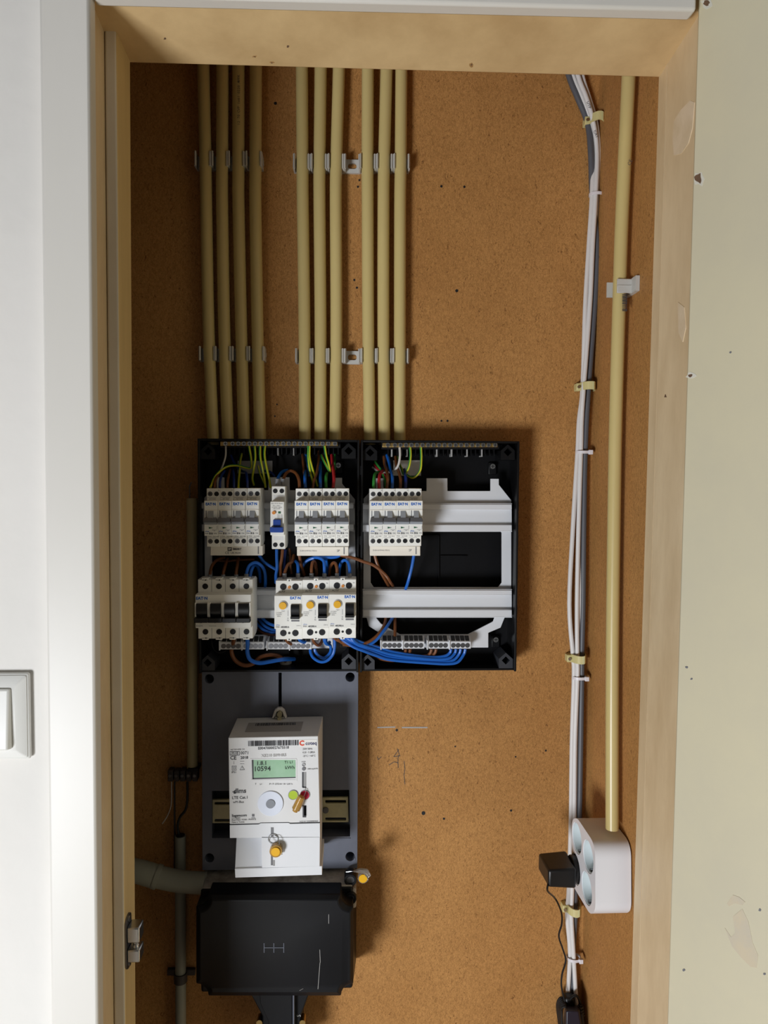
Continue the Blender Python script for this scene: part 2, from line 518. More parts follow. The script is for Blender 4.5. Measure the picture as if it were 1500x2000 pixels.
for cx, cy, rx, ry in ((322, 74, 9, 8), (563, 89, 8, 6), (497, 110, 4, 2), (921, 126, 4, 4), (531, 122, 4, 2)):
    f = [onl(x, y) for x, y in blob(cx, cy, rx, ry, 12)]
    obj('knot', hexa(NB(), [p-Vector((0, 0, .0003)) for p in f], [p+Vector((0, 0, .001)) for p in f]), 'knot', lintel)
    f = [onl(x, y) for x, y in blob(cx, cy, rx*.35, ry*.4, 8, .5)]
    obj('knot', hexa(NB(), [p-Vector((0, 0, .0006)) for p in f], [p+Vector((0, 0, .001)) for p in f]), 'chip_wood', lintel)
# nail holes, pencil strokes and the pale scuff on the back board
for x, y, r in ((692, 547, 2.2), (697, 562, 2.2), (862, 364, 2.4), (907, 365, 2.4), (702, 352, 2), (699, 365, 2), (541, 790, 1.6), (537, 813, 1.6), (775, 1426, 2.6), (827, 1588, 4), (867, 1599, 2.4), (998, 1583, 2.4), (874, 822, 2.2), (862, 822, 2), (892, 568, 3), (1066, 1466, 2), (889, 1458, 1.6), (1007, 1478, 1.8), (538, 202, 3)):
    p = P(x, y, 0)
    obj('nail_hole', cyl(NB(), p+Vector((0, -.0004, 0)), p+Vector((0, .001, 0)), r/1390, 8), 'slot_dark', wb)
def stroke(pts, wid=.0006, mat='print_dark', par=wb):
    q = [P(x, y, .0003) for x, y in pts]; bm = NB()
    for a, b in zip(q, q[1:]):
        t = (b-a).normalized(); s = Vector((-t.z, 0, t.x))*wid
        hexa(bm, [a+s, a-s, b-s, b+s], [a+s+Vector((0, .001, 0)), a-s+Vector((0, .001, 0)), b-s+Vector((0, .001, 0)), b+s+Vector((0, .001, 0))])
    obj('pencil_mark', bm, mat, par)
for s in ([(776, 1462), (780, 1474), (777, 1482), (778, 1500)], [(779, 1464), (769, 1478), (782, 1476)], [(760, 1494), (770, 1488), (777, 1490)],
          [(789, 1486), (791, 1502), (789, 1514), (791, 1532)], [(737, 1478), (739, 1484), (745, 1478)]):
    stroke(s, .00038)
stroke([(737, 1421), (772, 1420)], .0008, 'label_grey'); stroke([(785, 1421), (835, 1421)], .0009, 'label_grey')

# ================================================================== light switch and door catch on the left
p = P(-24, 1396, HF+.0)
t = thing('light_switch', 'white rocker light switch on the plaster wall left of the closet', 'switch', p)
bm = NB()
def frust(bm, w0, w1, h0, h1):
    """square frustum facing the room, local"""
    a = w0/2; b = w1/2
    hexa(bm, [(-a, -h0, -a), (a, -h0, -a), (a, -h0, a), (-a, -h0, a)], [(-b, -h1, -b), (b, -h1, -b), (b, -h1, b), (-b, -h1, b)])
frust(bm, .086, .086, .0004, .006)
obj('base_frame', bm, 'switch_white', t, False, .004, seg=3)
bm = NB(); frust(bm, .083, .064, .006, .0115)
obj('bezel', bm, 'switch_white', t, False, .0012)
bm = NB(); hexa(bm, [(-.029, -.0116, -.030), (.029, -.0116, -.030), (.029, -.0116, .030), (-.029, -.0116, .030)], [(-.027, -.019, -.029), (.027, -.019, -.029), (.027, -.0145, .029), (-.027, -.0145, .029)])
obj('rocker', bm, 'switch_white', t, False, .0015)
# double ball catch on the stop
zc = [P(246, 1768, .22).z, P(250, 1868, .22).z]
def xs(z, h):
    c = vline(*S1, HS, z); d = vline(*S2, HR, z); return c+(d-c)*(HS-h)/(HS-HR)
zm = sum(zc)/2; xm = xs(zm, .237)
t = thing('ball_catch', 'small steel ball catch screwed to the left door stop', 'catch', (xm, -.237, zc[1]))
bm = NB(); pl = rounded([(-.009, 0), (.009, 0), (.009, zc[0]-zc[1]), (-.009, zc[0]-zc[1])], .008, 5)
hexa(bm, [(.0001, a, b) for a, b in pl], [(.0022, a, b) for a, b in pl])
obj('back_plate', bm, 'steel_dark', t, False)
H = zc[0]-zc[1]
for z0, z1 in ((.53*H, .82*H), (.16*H, .40*H)):
    bm = NB(); box(bm, .0022, .0155, -.008, .009, z0, z1)
    j = obj('jaw', bm, 'steel', t, False, .0015)
    bm = NB(); bmesh.ops.create_uvsphere(bm, u_segments=12, v_segments=8, radius=.0036)
    bmesh.ops.translate(bm, verts=bm.verts[:], vec=(.010, -.002, z0-.001 if z0 > .3*H else z1+.001))
    obj('ball', bm, 'steel', j, False, smooth=True)
for z in (.08*H, .92*H):
    bm = NB(); cyl(bm, (.0022, 0, z), (.0035, 0, z), .0032, 12)
    obj('screw', bm, 'steel', t, False)

# ================================================================== conduits on the back board
CON = [  # pixel column at rows 130, 322, 400, 640, 851
 (397, 401.6, 402.8, 407.4, 416), (434.7, 434, 434, 438, 445), (465.7, 465.7, 466, 471, 476.7), (499.7, 499, 498.8, 502.8, 508),
 (589.6, 590.8, 591.4, 594.5, 595.4), (626.4, 624, 624, 626, 625.4), (662, 656.7, 655.8, 657, 654.6),
 (718.4, 717.7, 718, 719, 722), (754.9, 750, 749, 748.7, 750.6), (784, 782.5, 781.5, 781, 781)]
ORD = ['first', 'second', 'third', 'fourth']
def clab(i):
    if i < 4: return ORD[i]+' from the left of the four dim conduits'
    if i < 7: return ORD[i-4]+' from the left of the three middle conduits'
    return ORD[i-7]+' from the left of the three rightmost top conduits'
HC = .0135; RC = .0082
for i, c in enumerate(CON):
    pts = [P(x, y, HC) for x, y in zip(c, (130, 322, 400, 640, 851))]
    top = pts[0]+(pts[0]-pts[1])*.2; top = Vector((top.x, -HC, ZT-.001))
    bot = pts[-1]+(pts[-1]-pts[-2]).normalized()*.0075
    bm = NB(); tube(bm, [top]+pts+[bot], RC, 16, sub=4)
    o = one('conduit', bm, 'conduit_cream', 'cream plastic conduit, '+clab(i), 'conduit', 'conduits feeding the top of the consumer units')
    if i == 2:
        for k, s in enumerate('KIWA 0220 16x1 PVC 07 21'):
            if s == ' ': continue
            y = 148+k*4.1
            q = P(466+.3, y, HC+RC+.0003)
            text(o, s, q, .0048, 'print_dark', rot=R(90), name='print')
# saddle clips
def make_clip(loc, label, grp, empty=False):
    t = thing('saddle_clip', label, 'pipe clip', loc, grp)
    bm = NB(); box(bm, -.0112, .0112, -.0045, -.0003, -.009, .009)
    if empty: bm.free(); bm = plate(NB(), rounded([(-.0112, -.009), (.0112, -.009), (.0112, .009), (-.0112, .009)], .001), [rounded([(-.006, -.0035), (.006, -.0035), (.006, .0045), (-.006, .0045)], .0035)], -.0045, -.0003)
    obj('base', bm, 'clip_grey', t, False)
    for s in (-1, 1):
        bm = NB()
        prof = [(.0092, .0045), (.0112, .0045), (.0114, .0190), (.0096, .0215), (.0082, .0195), (.0090, .0172)]
        hexa(bm, [(s*x, -h, -.0095) for x, h in prof], [(s*x, -h, .0095) for x, h in prof])
        a = obj('prong', bm, 'clip_grey', t, False)
        bm = NB(); box(bm, min(s*.0112, s*.0122), max(s*.0112, s*.0122), -.010, -.0045, -.003, .003)
        obj('web', bm, 'clip_grey', a, False)
    return t
protoc = make_clip(P(CON[0][1], 322, 0), 'x', 'pipe clips on the back board')
first = True
for row, (ys, ci, nm) in enumerate((((322, 327), 1, 'upper'), ((695, 699), None, 'lower'))):
    for i, c in enumerate(CON):
        x = c[1] if ci else c[3]+(c[4]-c[3])*(55/211)
        y = ys[0] if i < 4 else ys[1]
        lab = nm+' row grey clip on the '+clab(i).replace(' from the left of the', ' of the').replace(' rightmost top conduits', ' right conduits')
        if first: protoc.location = P(x, y, 0); protoc['label'] = lab; first = False
        else: dup(protoc, P(x, y, 0), lab)
    make_clip(P(688, ys[1]+.5, 0), nm+' row empty grey clip with an oval screw hole between conduits', 'pipe clips on the back board', True)

# ================================================================== right side: conduit, clip, cables
def cond_r(px, py): return PX(px, py, XR-.0155)
path = [cond_r(*q) for q in ((1227.7, 150), (1215, 420), (1210, 567), (1204.5, 750), (1201, 900), (1197, 1180), (1195.6, 1400), (1195.5, 1619))]
top = path[0]+(path[0]-path[1])*.2; top.z = min(top.z, ZT-.002)
bm = NB(); tube(bm, [top]+path, .0080, 18, sub=5)
o = one('conduit', bm, 'conduit_cream', 'long cream conduit running down to the white socket block', 'conduit')
bm = NB()
for k in range(16):
    q = PX(1214, 578+k*2.1, XR-.0155); q = q+Vector((.0012, -.0080, 0)); d = random.choice((.0003, .0006, .0009))
    hexa(bm, [q+Vector((-.0028, .0006, -d/2)), q+Vector((.0030, .0010, -d/2)), q+Vector((.0030, .0010, d/2)), q+Vector((-.0028, .0006, d/2))],
         [q+Vector((-.0028, .0020, -d/2)), q+Vector((.0030, .0024, -d/2)), q+Vector((.0030, .0024, d/2)), q+Vector((-.0028, .0020, d/2))])
obj('barcode', bm, 'print_dark', o)
q = PX(1222, 323, XR-.0155)+Vector((.0022, -.0081, 0)); text(o, 'CE', q, .006, 'print_dark', rot=R(70), name='print')
# its clip on the side board
q = PX(1210, 563, XR-.0155)
t = thing('saddle_clip', 'grey hinged clip around the long conduit on the right side board', 'pipe clip', (XR, q.y, q.z))
bm = NB(); box(bm, -.005, -.0003, -.024, .010, -.009, .009); obj('base', bm, 'clip_grey', t, False)
bm = NB(); box(bm, -.028, -.005, .0082, .0105, -.009, .009); obj('prong', bm, 'clip_grey', t, False)
bm = NB(); box(bm, -.0225, -.0022, -.0115, -.0086, -.0085, .0085); a = obj('band', bm, 'clip_grey', t, False, .0008)
bm = NB(); box(bm, -.0225, -.0022, -.0124, -.0115, -.0006, .0006); obj('rib', bm, 'clip_grey', a, False)
bm = NB(); box(bm, -.0052, -.0005, -.0235, -.0090, -.0068, .0068); obj('latch', bm, 'clip_grey', t, False, .0008)

def cab(name, pts, r, mat, label, cat='cable', group=None, n=12):
    bm = NB(); tube(bm, [P(*q) for q in pts], r, n, sub=5)
    return one(name, bm, mat, label, cat, group)
ext = lambda a: a
W1 = [(1098, 60, .012), (1119, 147, .010), (1136, 190, .010), (1153, 240, .009), (1158, 300, .006), (1156, 386, .011), (1150, 480, .010), (1143, 600, .010), (1138, 757, .009), (1131, 820, .010), (1128, 883, .010), (1119, 1030, .010), (1112, 1180, .010), (1119, 1280, .009), (1121, 1319, .010), (1117, 1450, .010), (1115, 1600, .010), (1111, 1735, .010), (1108, 1790, .010), (1113, 1860, .010), (1108, 1950, .010), (1101, 2010, .010), (1096, 2100, .010)]
W2 = [(1106, 50, .018), (1129, 147, .016), (1145, 190, .016), (1159, 240, .0150), (1166, 300, .011), (1163, 386, .014), (1157.5, 480, .013), (1152, 600, .012), (1140, 757, .015), (1136, 820, .012), (1134.5, 883, .012), (1130, 1030, .012), (1127, 1180, .012), (1127.5, 1280, .013), (1128, 1319, .013), (1123, 1450, .012), (1121.5, 1600, .012), (1117.5, 1735, .013), (1116, 1790, .013), (1120, 1860, .014), (1125, 1950, .012), (1128, 2010, .012), (1132, 2100, .012)]
W3 = [(1118, 50, .012), (1137, 147, .011), (1150, 190, .010), (1164, 240, .008), (1169, 300, .008), (1166, 386, .006), (1160, 480, .005), (1153, 600, .005), (1145, 757, .005), (1140, 883, .005), (1136, 1030, .006), (1132, 1180, .009), (1130, 1280, .005), (1131, 1400, .004), (1127, 1600, .004)]
G1 = [(1088, 60, .012), (1111, 147, .009), (1128, 190, .009), (1147.5, 240, .008), (1154, 300, .010), (1157, 386, .005), (1166, 480, .008), (1161, 600, .008), (1149, 757, .009), (1142.5, 883, .009), (1140, 1030, .010), (1138.5, 1180, .010), (1136, 1280, .010), (1136, 1319, .010), (1134, 1450, .010), (1131, 1600, .010), (1123.5, 1735, .008), (1123, 1790, .008), (1119, 1860, .005), (1117, 1950, .006), (1117, 2100, .006)]
cab('network_cable', W1, .0032, 'cable_white', 'leftmost white cable of the bundle in the right corner', group='cables in the right corner')
w2 = cab('network_cable', W2, .0032, 'cable_white', 'white cable in the middle of the bundle, printed with black lettering', group='cables in the right corner')
cab('network_cable', W3, .0032, 'cable_white', 'white cable hugging the corner, leaving the lintel furthest right', group='cables in the right corner')
cab('supply_cable', G1, .0041, 'cable_grey', 'thicker dark grey cable of the bundle in the right corner', group='cables in the right corner')
for s, y in (('UTP', 205), ('CAT', 262)):
    q = P(1149.8 if y < 230 else 1163.5, y, .0197)
    text(w2, s, q, .0055, 'print_dark', rot=R(-68), name='print')
# nail clips
for x, y, lab in ((1158, 243, 'top cream nail clip on the cable bundle, just under the lintel'), (1141, 757, 'cream nail clip on the cable bundle, second from the top'),
                  (1123, 1281, 'cream nail clip above the lower cable tie on the bundle'), (1114, 1764, 'lowest cream nail clip on the bundle, beside the socket block')):
    c = P(x+2, y, 0); t = thing('nail_clip', lab, 'cable clip', c, 'cream nail clips on the cable bundle')
    bm = NB(); outer = [(.0120*math.cos(a), .0262*math.sin(a)) for a in [PI*k/14 for k in range(15)]]
    inner = [(.0103*math.cos(a), .0242*math.sin(a)) for a in [PI*k/14 for k in range(15)]]
    for k in range(14):
        A = [outer[k], outer[k+1], inner[k+1], inner[k]]
        hexa(bm, [(u, -v-.0002, -.0055) for u, v in A], [(u, -v-.0002, .0055) for u, v in A])
    bmesh.ops.remove_doubles(bm, verts=bm.verts[:], dist=1e-5)
    obj('band', bm, 'nail_clip', t, False)
    bm = NB(); box(bm, -.0165, -.0098, -.013, -.0003, -.006, .0045); obj('nail_block', bm, 'nail_clip', t, False, .001)
    bm = NB(); cyl(bm, (-.0135, -.013, -.001), (-.0135, -.0152, -.001), .0022, 12); obj('nail', bm, 'steel', t, False)
# cable ties
for x, y, lab in ((1160, 387, 'white cable tie just below the top nail clip'), (1134, 884, 'white cable tie near the middle of the cable bundle'),
                  (1127, 1319, 'white cable tie right below the third nail clip'), (1116, 1861, 'lowest white cable tie, below the socket block')):
    c = P(x, y, 0); t = thing('cable_tie', lab, 'cable tie', c, 'cable ties on the bundle')
    bm = NB(); n = 20
    o_ = [(.0105*math.cos(2*PI*k/n), .0105+.0088*math.sin(2*PI*k/n)) for k in range(n)]
    i_ = [(.0097*math.cos(2*PI*k/n), .0105+.0080*math.sin(2*PI*k/n)) for k in range(n)]
    L = [[bm.verts.new((u, -v, z)) for u, v in q] for q, z in ((o_, -.002), (o_, .002), (i_, .002), (i_, -.002))]
    for k in range(4):
        for i in range(n): bm.faces.new((L[k][i], L[k][(i+1) % n], L[(k+1) % 4][(i+1) % n], L[(k+1) % 4][i]))
    obj('strap', bm, 'zip_white', t, False)
    bm = NB(); box(bm, .0055, .0112, -.0205, -.0155, -.0032, .0032); obj('head', bm, 'zip_white', t, False, .0006)

# ================================================================== socket block on the right side board
XF = XR-.046
facepx = [(1117, 1600), (1127, 1597), (1162.5, 1650), (1163, 1779), (1153, 1787), (1116, 1725)]
fp = [PX(x, y, XF) for x, y in facepx]
yz = [(p.y, p.z) for p in fp]
loc = Vector((XR, sum(a for a, b in yz)/len(yz), min(b for a, b in yz)))
t = thing('socket_block', 'white four-way socket block fixed to the right side board', 'socket', loc)
out = rounded(yz, .018, 9)
wells = [PX(x, y, XF) for x, y in ((1126.5, 1637), (1148.6, 1673), (1145.8, 1735), (1124, 1697))]
RW = .0195
bm = plate(NB(), [(a, b) for a, b in out], [circle(p.y, p.z, RW, 28) for p in wells], 0, .044)
# plate() lies in x,z: turn it so that its thickness runs along x
for v in bm.verts: v.co = Vector((XF+v.co.y, v.co.x, v.co.z))
obj('housing', bm, 'socket_white', t, True, .0025, seg=3)
for p in wells:
    bm = NB()
    ring(bm, (XF+.001, p.y, p.z), (XF+.0155, p.y, p.z), RW+.0004, RW-.0012, 28)
    cyl(bm, (XF+.0150, p.y, p.z), (XF+.0170, p.y, p.z), RW, 28)
    wl = obj('socket_well', bm, 'socket_well', t)
    for s in (-1, 1):
        bm = NB(); cyl(bm, (XF+.0148, p.y+s*.0095, p.z), (XF+.0152, p.y+s*.0095, p.z), .0026, 12); obj('pin_hole', bm, 'slot_dark', wl)
        bm = NB(); box(bm, XF+.003, XF+.0145, p.y-.0022, p.y+.0022, p.z+s*(RW-.0024)-.0012, p.z+s*(RW-.0024)+.0012); obj('earth_contact', bm, 'steel_dark', wl)
    bm = NB(); box(bm, XF+.0120, XF+.0150, p.y-RW*.92, p.y-RW*.62, p.z-.0006, p.z+.0006); obj('seam', bm, 'socket_white', wl)
# black plug-in adapter with its cord
p = wells[3]
za = [PX(1078, 1693, .262).z, PX(1078, 1728, .262).z]
t = thing('plug_adapter', 'black plug-in power adapter with thin cord in the socket block', 'adapter', (XF-.03, p.y, p.z-.02))
bm = NB(); cyl(bm, (XF-.006, p.y, p.z), (XF+.0148, p.y, p.z), .0172, 24); obj('plug_base', bm, 'adapter_black', t, True, .0008)
bm = NB(); yb, yf = p.y+.027, p.y-.026; ztop, zb = p.z+.013, p.z-.0135
xo = XF-.043
hexa(bm, [(XF-.006, yf+.003, zb), (XF-.006, yf+.003, ztop), (XF-.006, yb-.004, ztop), (XF-.006, yb-.004, zb)],
     [(xo+.001, yf+.004, zb+.002), (xo+.001, yf+.004, ztop-.002), (xo-.001, yb-.006, ztop-.002), (xo-.001, yb-.006, zb+.002)])
obj('adapter_body', bm, 'adapter_black', t, True, .003, seg=3)
cp = [Vector((xo+.002, yf+.008, zb+.006)), Vector((xo+.001, yf+.007, zb-.004))]+[P(*q) for q in ((1082, 1752, .05), (1090, 1765, .04), (1097, 1785, .033), (1097, 1805, .026), (1091.5, 1828, .02), (1099, 1853, .016), (1105, 1876, .016), (1098, 1902, .02), (1096.5, 1925, .022), (1101, 1948, .024), (1106, 1972, .026), (1104, 2010, .02), (1099, 2100, .015))]
bm = NB(); tube(bm, cp, .0013, 8); obj('cord', bm, 'w_black', t)
# power brick at the foot of the bundle
c = P(1126, 2075, .02)
t = thing('power_brick', 'dark blue black power brick with a coiled cord below the cables', 'power adapter', c)
bm = NB()
f = [P(*q) for q in ((1105, 1974, .052), (1131, 1974, .052), (1150, 2090, .052), (1104, 2090, .052))]
b = [P(*q) for q in ((1103, 1962, .020), (1133, 1962, .020), (1152, 2080, .020), (1102, 2080, .020))]
hexa(bm, f, b); obj('case', bm, 'adapter_blue', t, True, .0025)
bm = NB(); tube(bm, [P(*q) for q in ((1107, 1985, .020), (1112, 1955, .024), (1124, 1944, .026), (1132, 1955, .026), (1135, 1975, .030))], .0018, 8); obj('cord', bm, 'w_black', t)
bm = NB(); tube(bm, [P(*q) for q in ((1133, 1962, .030), (1135, 1980, .034), (1137, 1998, .036), (1139, 2030, .036))], .0034, 10); sr = obj('strain_relief', bm, 'adapter_black', t)
for k in range(4):
    a = P(1133.6+k*.8, 1966+k*5, .033); bm = NB(); ring(bm, a+Vector((0, 0, .001)), a-Vector((0, 0, .001)), .0042, .0030, 14); obj('rib', bm, 'adapter_black', sr)
for k in range(6):
    bm = NB(); d = k*2.4
    tube(bm, [P(*q) for q in ((1104-d*.2, 2100, .012+k*.002), (1096-d*.3+k, 2030, .014+k*.002), (1090+d*.6, 1985-k*2, .016+k*.002), (1088+d*.7, 1962+k*2, .018+k*.002), (1094+d*.5, 1949+k*3.5, .020+k*.002), (1103+d*.3, 1953+k*3, .020+k*.002), (1108, 1975+k*2, .018))], .0016, 8)
    obj('cord_loop', bm, 'w_black', t)
bm = NB(); pbox(bm, 1104, 1950, 1124, 1976, .012, .026); obj('cord_knot', bm, 'w_black', t, True, .003)

# ================================================================== old conduits and wires in the dark left side
def bmtube(pts, r, n=16, sub=4):
    bm = NB(); tube(bm, [P(*q) for q in pts], r, n, sub=sub); return bm
t = thing('conduit_stub', 'short old cream conduit with a bare wire, left of the consumer unit', 'conduit', P(376, 1500, .012))
bm = bmtube([(375, 973, .0125), (375.5, 1200, .0125), (376, 1499, .0125)], .0074); obj('pipe', bm, 'conduit_old', t)
bm = bmtube([(371, 985, .012), (370.5, 965, .012), (370.5, 950, .013), (374, 942, .014)], .0009, 6); obj('wire', bm, 'w_grey', t)
t = thing('terminal_strip', 'dark screw terminal strip below the short old conduit', 'terminal strip', P(352, 1530, 0))
for k in range(5):
    x = 327+k*12
    bm = NB(); pbox(bm, x, 1505+(k % 2), x+10.5, 1527, .002, .016)
    a = obj('terminal', bm, 'clip_dark', t, True, .0012)
    q = P(x+5, 1515, .016); bm = NB(); cyl(bm, q+Vector((0, .001, 0)), q-Vector((0, .0012, 0)), .0022, 10); obj('screw', bm, 'steel_dark', a)
bm = NB(); pbox(bm, 366, 1501, 387, 1509, .001, .022); obj('end_cap', bm, 'black_plastic', t, True, .001)
def single(name, pts, r, mat, label, cat, group=None, n=8):
    return one(name, bmtube(pts, r, n, 6), mat, label, cat, group)
single('wire', [(335, 1527, .010), (335, 1560, .012), (333, 1578, .012), (326, 1595, .012), (317, 1609, .012)], .0007, 'w_white', 'thin pale wire curving left under the dark terminal strip', 'wire')
single('wire', [(341, 1527, .010), (341, 1590, .010), (341.5, 1650, .008), (341, 1698, .006)], .0013, 'w_black', 'straight dark wire hanging from the terminal strip', 'wire')
single('wire', [(366, 1527, .010), (366, 1560, .012), (362, 1582, .012), (351, 1597, .012), (347, 1615, .012), (351, 1636, .012)], .0017, 'w_black', 'curved dark wire entering the grey lower conduit', 'wire')
t = one('conduit', bmtube([(352, 1632, .0125), (352.5, 1800, .0125), (353, 2000, .0125), (353, 2200, .0125)], .0075), 'conduit_grey', 'old grey upright conduit at the bottom left', 'conduit')
q = P(352, 1632, .0125); bm = NB(); cyl(bm, q+Vector((0, 0, .0002)), q+Vector((0, 0, .001)), .0062, 14); obj('bore', bm, 'slot_dark', t)
t = thing('drain_pipe', 'thick old grey pipe with an elbow entering the black cut-out box', 'pipe', P(340, 1740, .045))
bm = bmtube([(306, 1712, .045), (350, 1721, .045), (400, 1725, .045)], .0142, 20); obj('pipe', bm, 'conduit_grey', t)
bm = bmtube([(250, 1698, .045), (275, 1703, .045), (308, 1713, .045)], .0152, 20); obj('elbow', bm, 'conduit_grey', t)
bm = bmtube([(303, 1711, .045), (311, 1713.5, .045)], .0160, 20); obj('collar', bm, 'conduit_grey', t)
t = thing('pipe_clamp', 'dark brown clamp around the grey upright conduit', 'pipe clip', P(353, 1915, 0))
q = P(352.8, 1908, .0125); bm = NB(); ring(bm, q+Vector((0, 0, .0065)), q-Vector((0, 0, .0065)), .0092, .0078, 20); obj('band', bm, 'clip_dark', t)
bm = NB(); pbox(bm, 326, 1894, 381, 1906, 0.0003, .006); obj('foot', bm, 'clip_dark', t, True, .001)

# ================================================================== the two consumer units (open, covers off)
def enclosure(dx, label, right):
    V = Vector((dx, 0, 0))
    HE = .050
    tl, br = P(705, 859, HE)+V, P(1008.5, 1311.5, HE)+V
    x0, x1, z1, z0 = tl.x, br.x, tl.z, br.z
    t = thing('consumer_unit', label, 'fuse box', (x0+(x1-x0)/2, -.002, z0), 'open consumer unit trays')
    bm = NB(); box(bm, x0, x1, -.004, -.0004, z0, z1); obj('back_plate', bm, 'black_inner', t)
    for a in ((x0, x0+.003, z0, z1), (x1-.003, x1, z0, z1)):
        bm = NB(); box(bm, a[0], a[1], -HE, -.004, a[2], a[3]); w_ = obj('side_wall', bm, 'black_plastic', t, True, .0006)
        for k in range(6):
            zz = z0+(z1-z0)*(.12+.15*k); bm = NB(); s = a[1]-.0008 if a[0] > x0 else a[0]-.0008
            box(bm, s, s+.0016, -HE+.003, -HE+.018, zz-.006, zz+.006); obj('clip_slot', bm, 'slot_dark', w_)
    bm = NB(); box(bm, x0+.003, x1-.003, -HE, -.004, z1-.003, z1); obj('top_wall', bm, 'black_plastic', t, True, .0006)
    bm = NB(); box(bm, x0+.003, x1-.003, -HE+.006, -.004, z0, z0+.003); obj('bottom_wall', bm, 'black_plastic', t, True, .0006)
    # ledge under the earth bar with knock-out slits
    bm = NB(); pbox(bm, 745, 862, 975, 877, .004, .040, dx); ld = obj('ledge', bm, 'black_plastic', t)
    for k in range(24):
        x = 757+k*9; bm = NB(); pbox(bm, x, 878, x+2, 890, .004, .022, dx); obj('rib', bm, 'black_plastic', ld)
    for x in ((764, 794, 852, 881, 911, 940) if right else (849, 879)):
        bm = NB(); pbox(bm, x, 878, x+2.4, 892, .006, .0235, dx); obj('slit', bm, 'label_grey', ld)
    # mounting frame
    f = lambda pts: [((P(x, y, .030)+V).x, (P(x, y, .030)+V).z) for x, y in pts]
    outer = f([(710, 974), (724, 959), (734, 958), (734, 934), (749, 934), (749, 959), (833, 959), (833, 934), (874, 934), (874, 959), (958, 959), (958, 935), (974.6, 935), (974.6, 946.5), (999, 977),
               (999, 1204), (986, 1206), (978, 1226), (954, 1236), (954, 1265), (744, 1265), (744, 1238), (720, 1223), (716, 1207), (709, 1204)])
    w1 = f([(724, 1030), (974, 1030), (980, 1041), (980, 1138), (973, 1147), (730, 1147), (724, 1138)])
    w2 = f([(734, 1206), (966, 1206), (963, 1214), (914, 1239), (781, 1239), (744, 1218)])
    fr = obj('mounting_frame', plate(NB(), outer, [w1, w2], -.030, -.0275), 'carrier', t, True, .0006)
    bm = NB(); box(bm, outer[0][0]+.002, outer[14][0], -.0275, -.004, outer[14][1]-.004, outer[14][1]-.002); obj('shelf', bm, 'carrier', fr)
    for (ya, yb, yc, yd) in ((985, 995, 1025, 1037), (1152.6, 1162, 1191, 1204.7)):
        bm = NB()
        pbox(bm, 708, yb-1, 1000, yc+1, .0302, .034, dx); pbox(bm, 708, ya, 1000, yb, .0302, .041, dx); pbox(bm, 708, yc, 1000, yd, .0302, .041, dx)
        rl = obj('din_rail', bm, 'carrier', t, True, .0008)
        bm = NB(); pbox(bm, 708, ya-1.6, 1000, ya, .034, .0395, dx); pbox(bm, 708, yd, 1000, yd+1.6, .034, .0395, dx); obj('rail_lip', bm, 'carrier', rl)
    # earth bar
    bm = NB(); pbox(bm, 747, 865, 972, 873.5, .040, .046, dx); eb = obj('earth_bar', bm, 'brass', t, True, .0004)
    sm = None
    for k in range(20):
        x = 757.5+k*10.75+(3 if k else 0)+(2 if k == 19 else 0); q = P(x, 869.3, .046)+V
        if sm is None:
            bm = NB(); cyl(bm, q+Vector((0, .001, 0)), q-Vector((0, .0022, 0)), .0029, 14)
            s0 = obj('screw', bm, 'steel', eb); sm = (s0, q)
            bm = NB(); box(bm, q.x-.002, q.x+.002, q.y-.0024, q.y-.002, q.z-.0004, q.z+.0004); box(bm, q.x-.0004, q.x+.0004, q.y-.0024, q.y-.002, q.z-.002, q.z+.002)
            slotm = bm
            me = bpy.data.meshes.new('screw'); 
            # cross slot joined into the screw
            b2 = NB(); b2.from_mesh(s0.data); n0 = len(b2.faces)
            slotm.transform(Matrix.Translation(-eb.parent.location)); slotm.to_mesh(me); b2.from_mesh(me)
            for f_ in b2.faces[n0:]: f_.material_index = 1
            s0.data.materials.append(MATS['slot_dark']); b2.to_mesh(s0.data); b2.free(); slotm.free()
        else:
            s = s0.copy(); C.objects.link(s); s.parent = eb; s.location = q-sm[1]; s.rotation_euler = (0, 0, 0)
    # neutral terminal blocks
    b0 = None
    for k, x in enumerate((744.5, 787, 835, 878)):
        if b0 is None:
            a = P(x, 1242, .036)+V
            bm = NB(); ppoly(bm, [(x, 1253), (x+42, 1253), (x+42, 1267), (x, 1267)], .052, .0305, dx)
            ft = [P(*q, .052)+V for q in ((x, 1253.2), (x+42, 1253.2))]; bk = [P(*q, .040)+V for q in ((x+.5, 1241), (x+42.5, 1241))]
            hexa(bm, [ft[0], ft[1], bk[1], bk[0]], [p-Vector((0, 0, .009))+Vector((0, .004, 0)) for p in (ft[0], ft[1], bk[1], bk[0])])
            b0 = (obj('terminal_block', bm, 'carrier', t, True, .0005), x); parts = []
            for j in range(4):
                xx = x+7+j*9.3
                bm = NB(); q = P(xx, 1260.5, .052)+V; cyl(bm, q+Vector((0, .001, 0)), q-Vector((0, .0006, 0)), .0032, 14); parts.append(obj('screw', bm, 'steel_dark', b0[0]))
                bm = NB(); qq = P(xx, 1247.5, .0475)+V; hexa(bm, [qq+Vector((sx*.0026, -.0004+sy*.0035, sy*.0030)) for sx, sy in ((-1, -1), (1, -1), (1, 1), (-1, 1))], [qq+Vector((sx*.0026, .003+sy*.0035, sy*.0030)) for sx, sy in ((-1, -1), (1, -1), (1, 1), (-1, 1))]); parts.append(obj('wire_hole', bm, 'slot_dark', b0[0]))
            bm = NB(); pbox(bm, x-1.5, 1251, x+.5, 1269, .031, .0535, dx); parts.append(obj('end_rib', bm, 'carrier', b0[0]))
        else:
            o = b0[0].copy(); C.objects.link(o); o.parent = t; o.location = P(x, 1260, .05)-P(b0[1], 1260, .05)
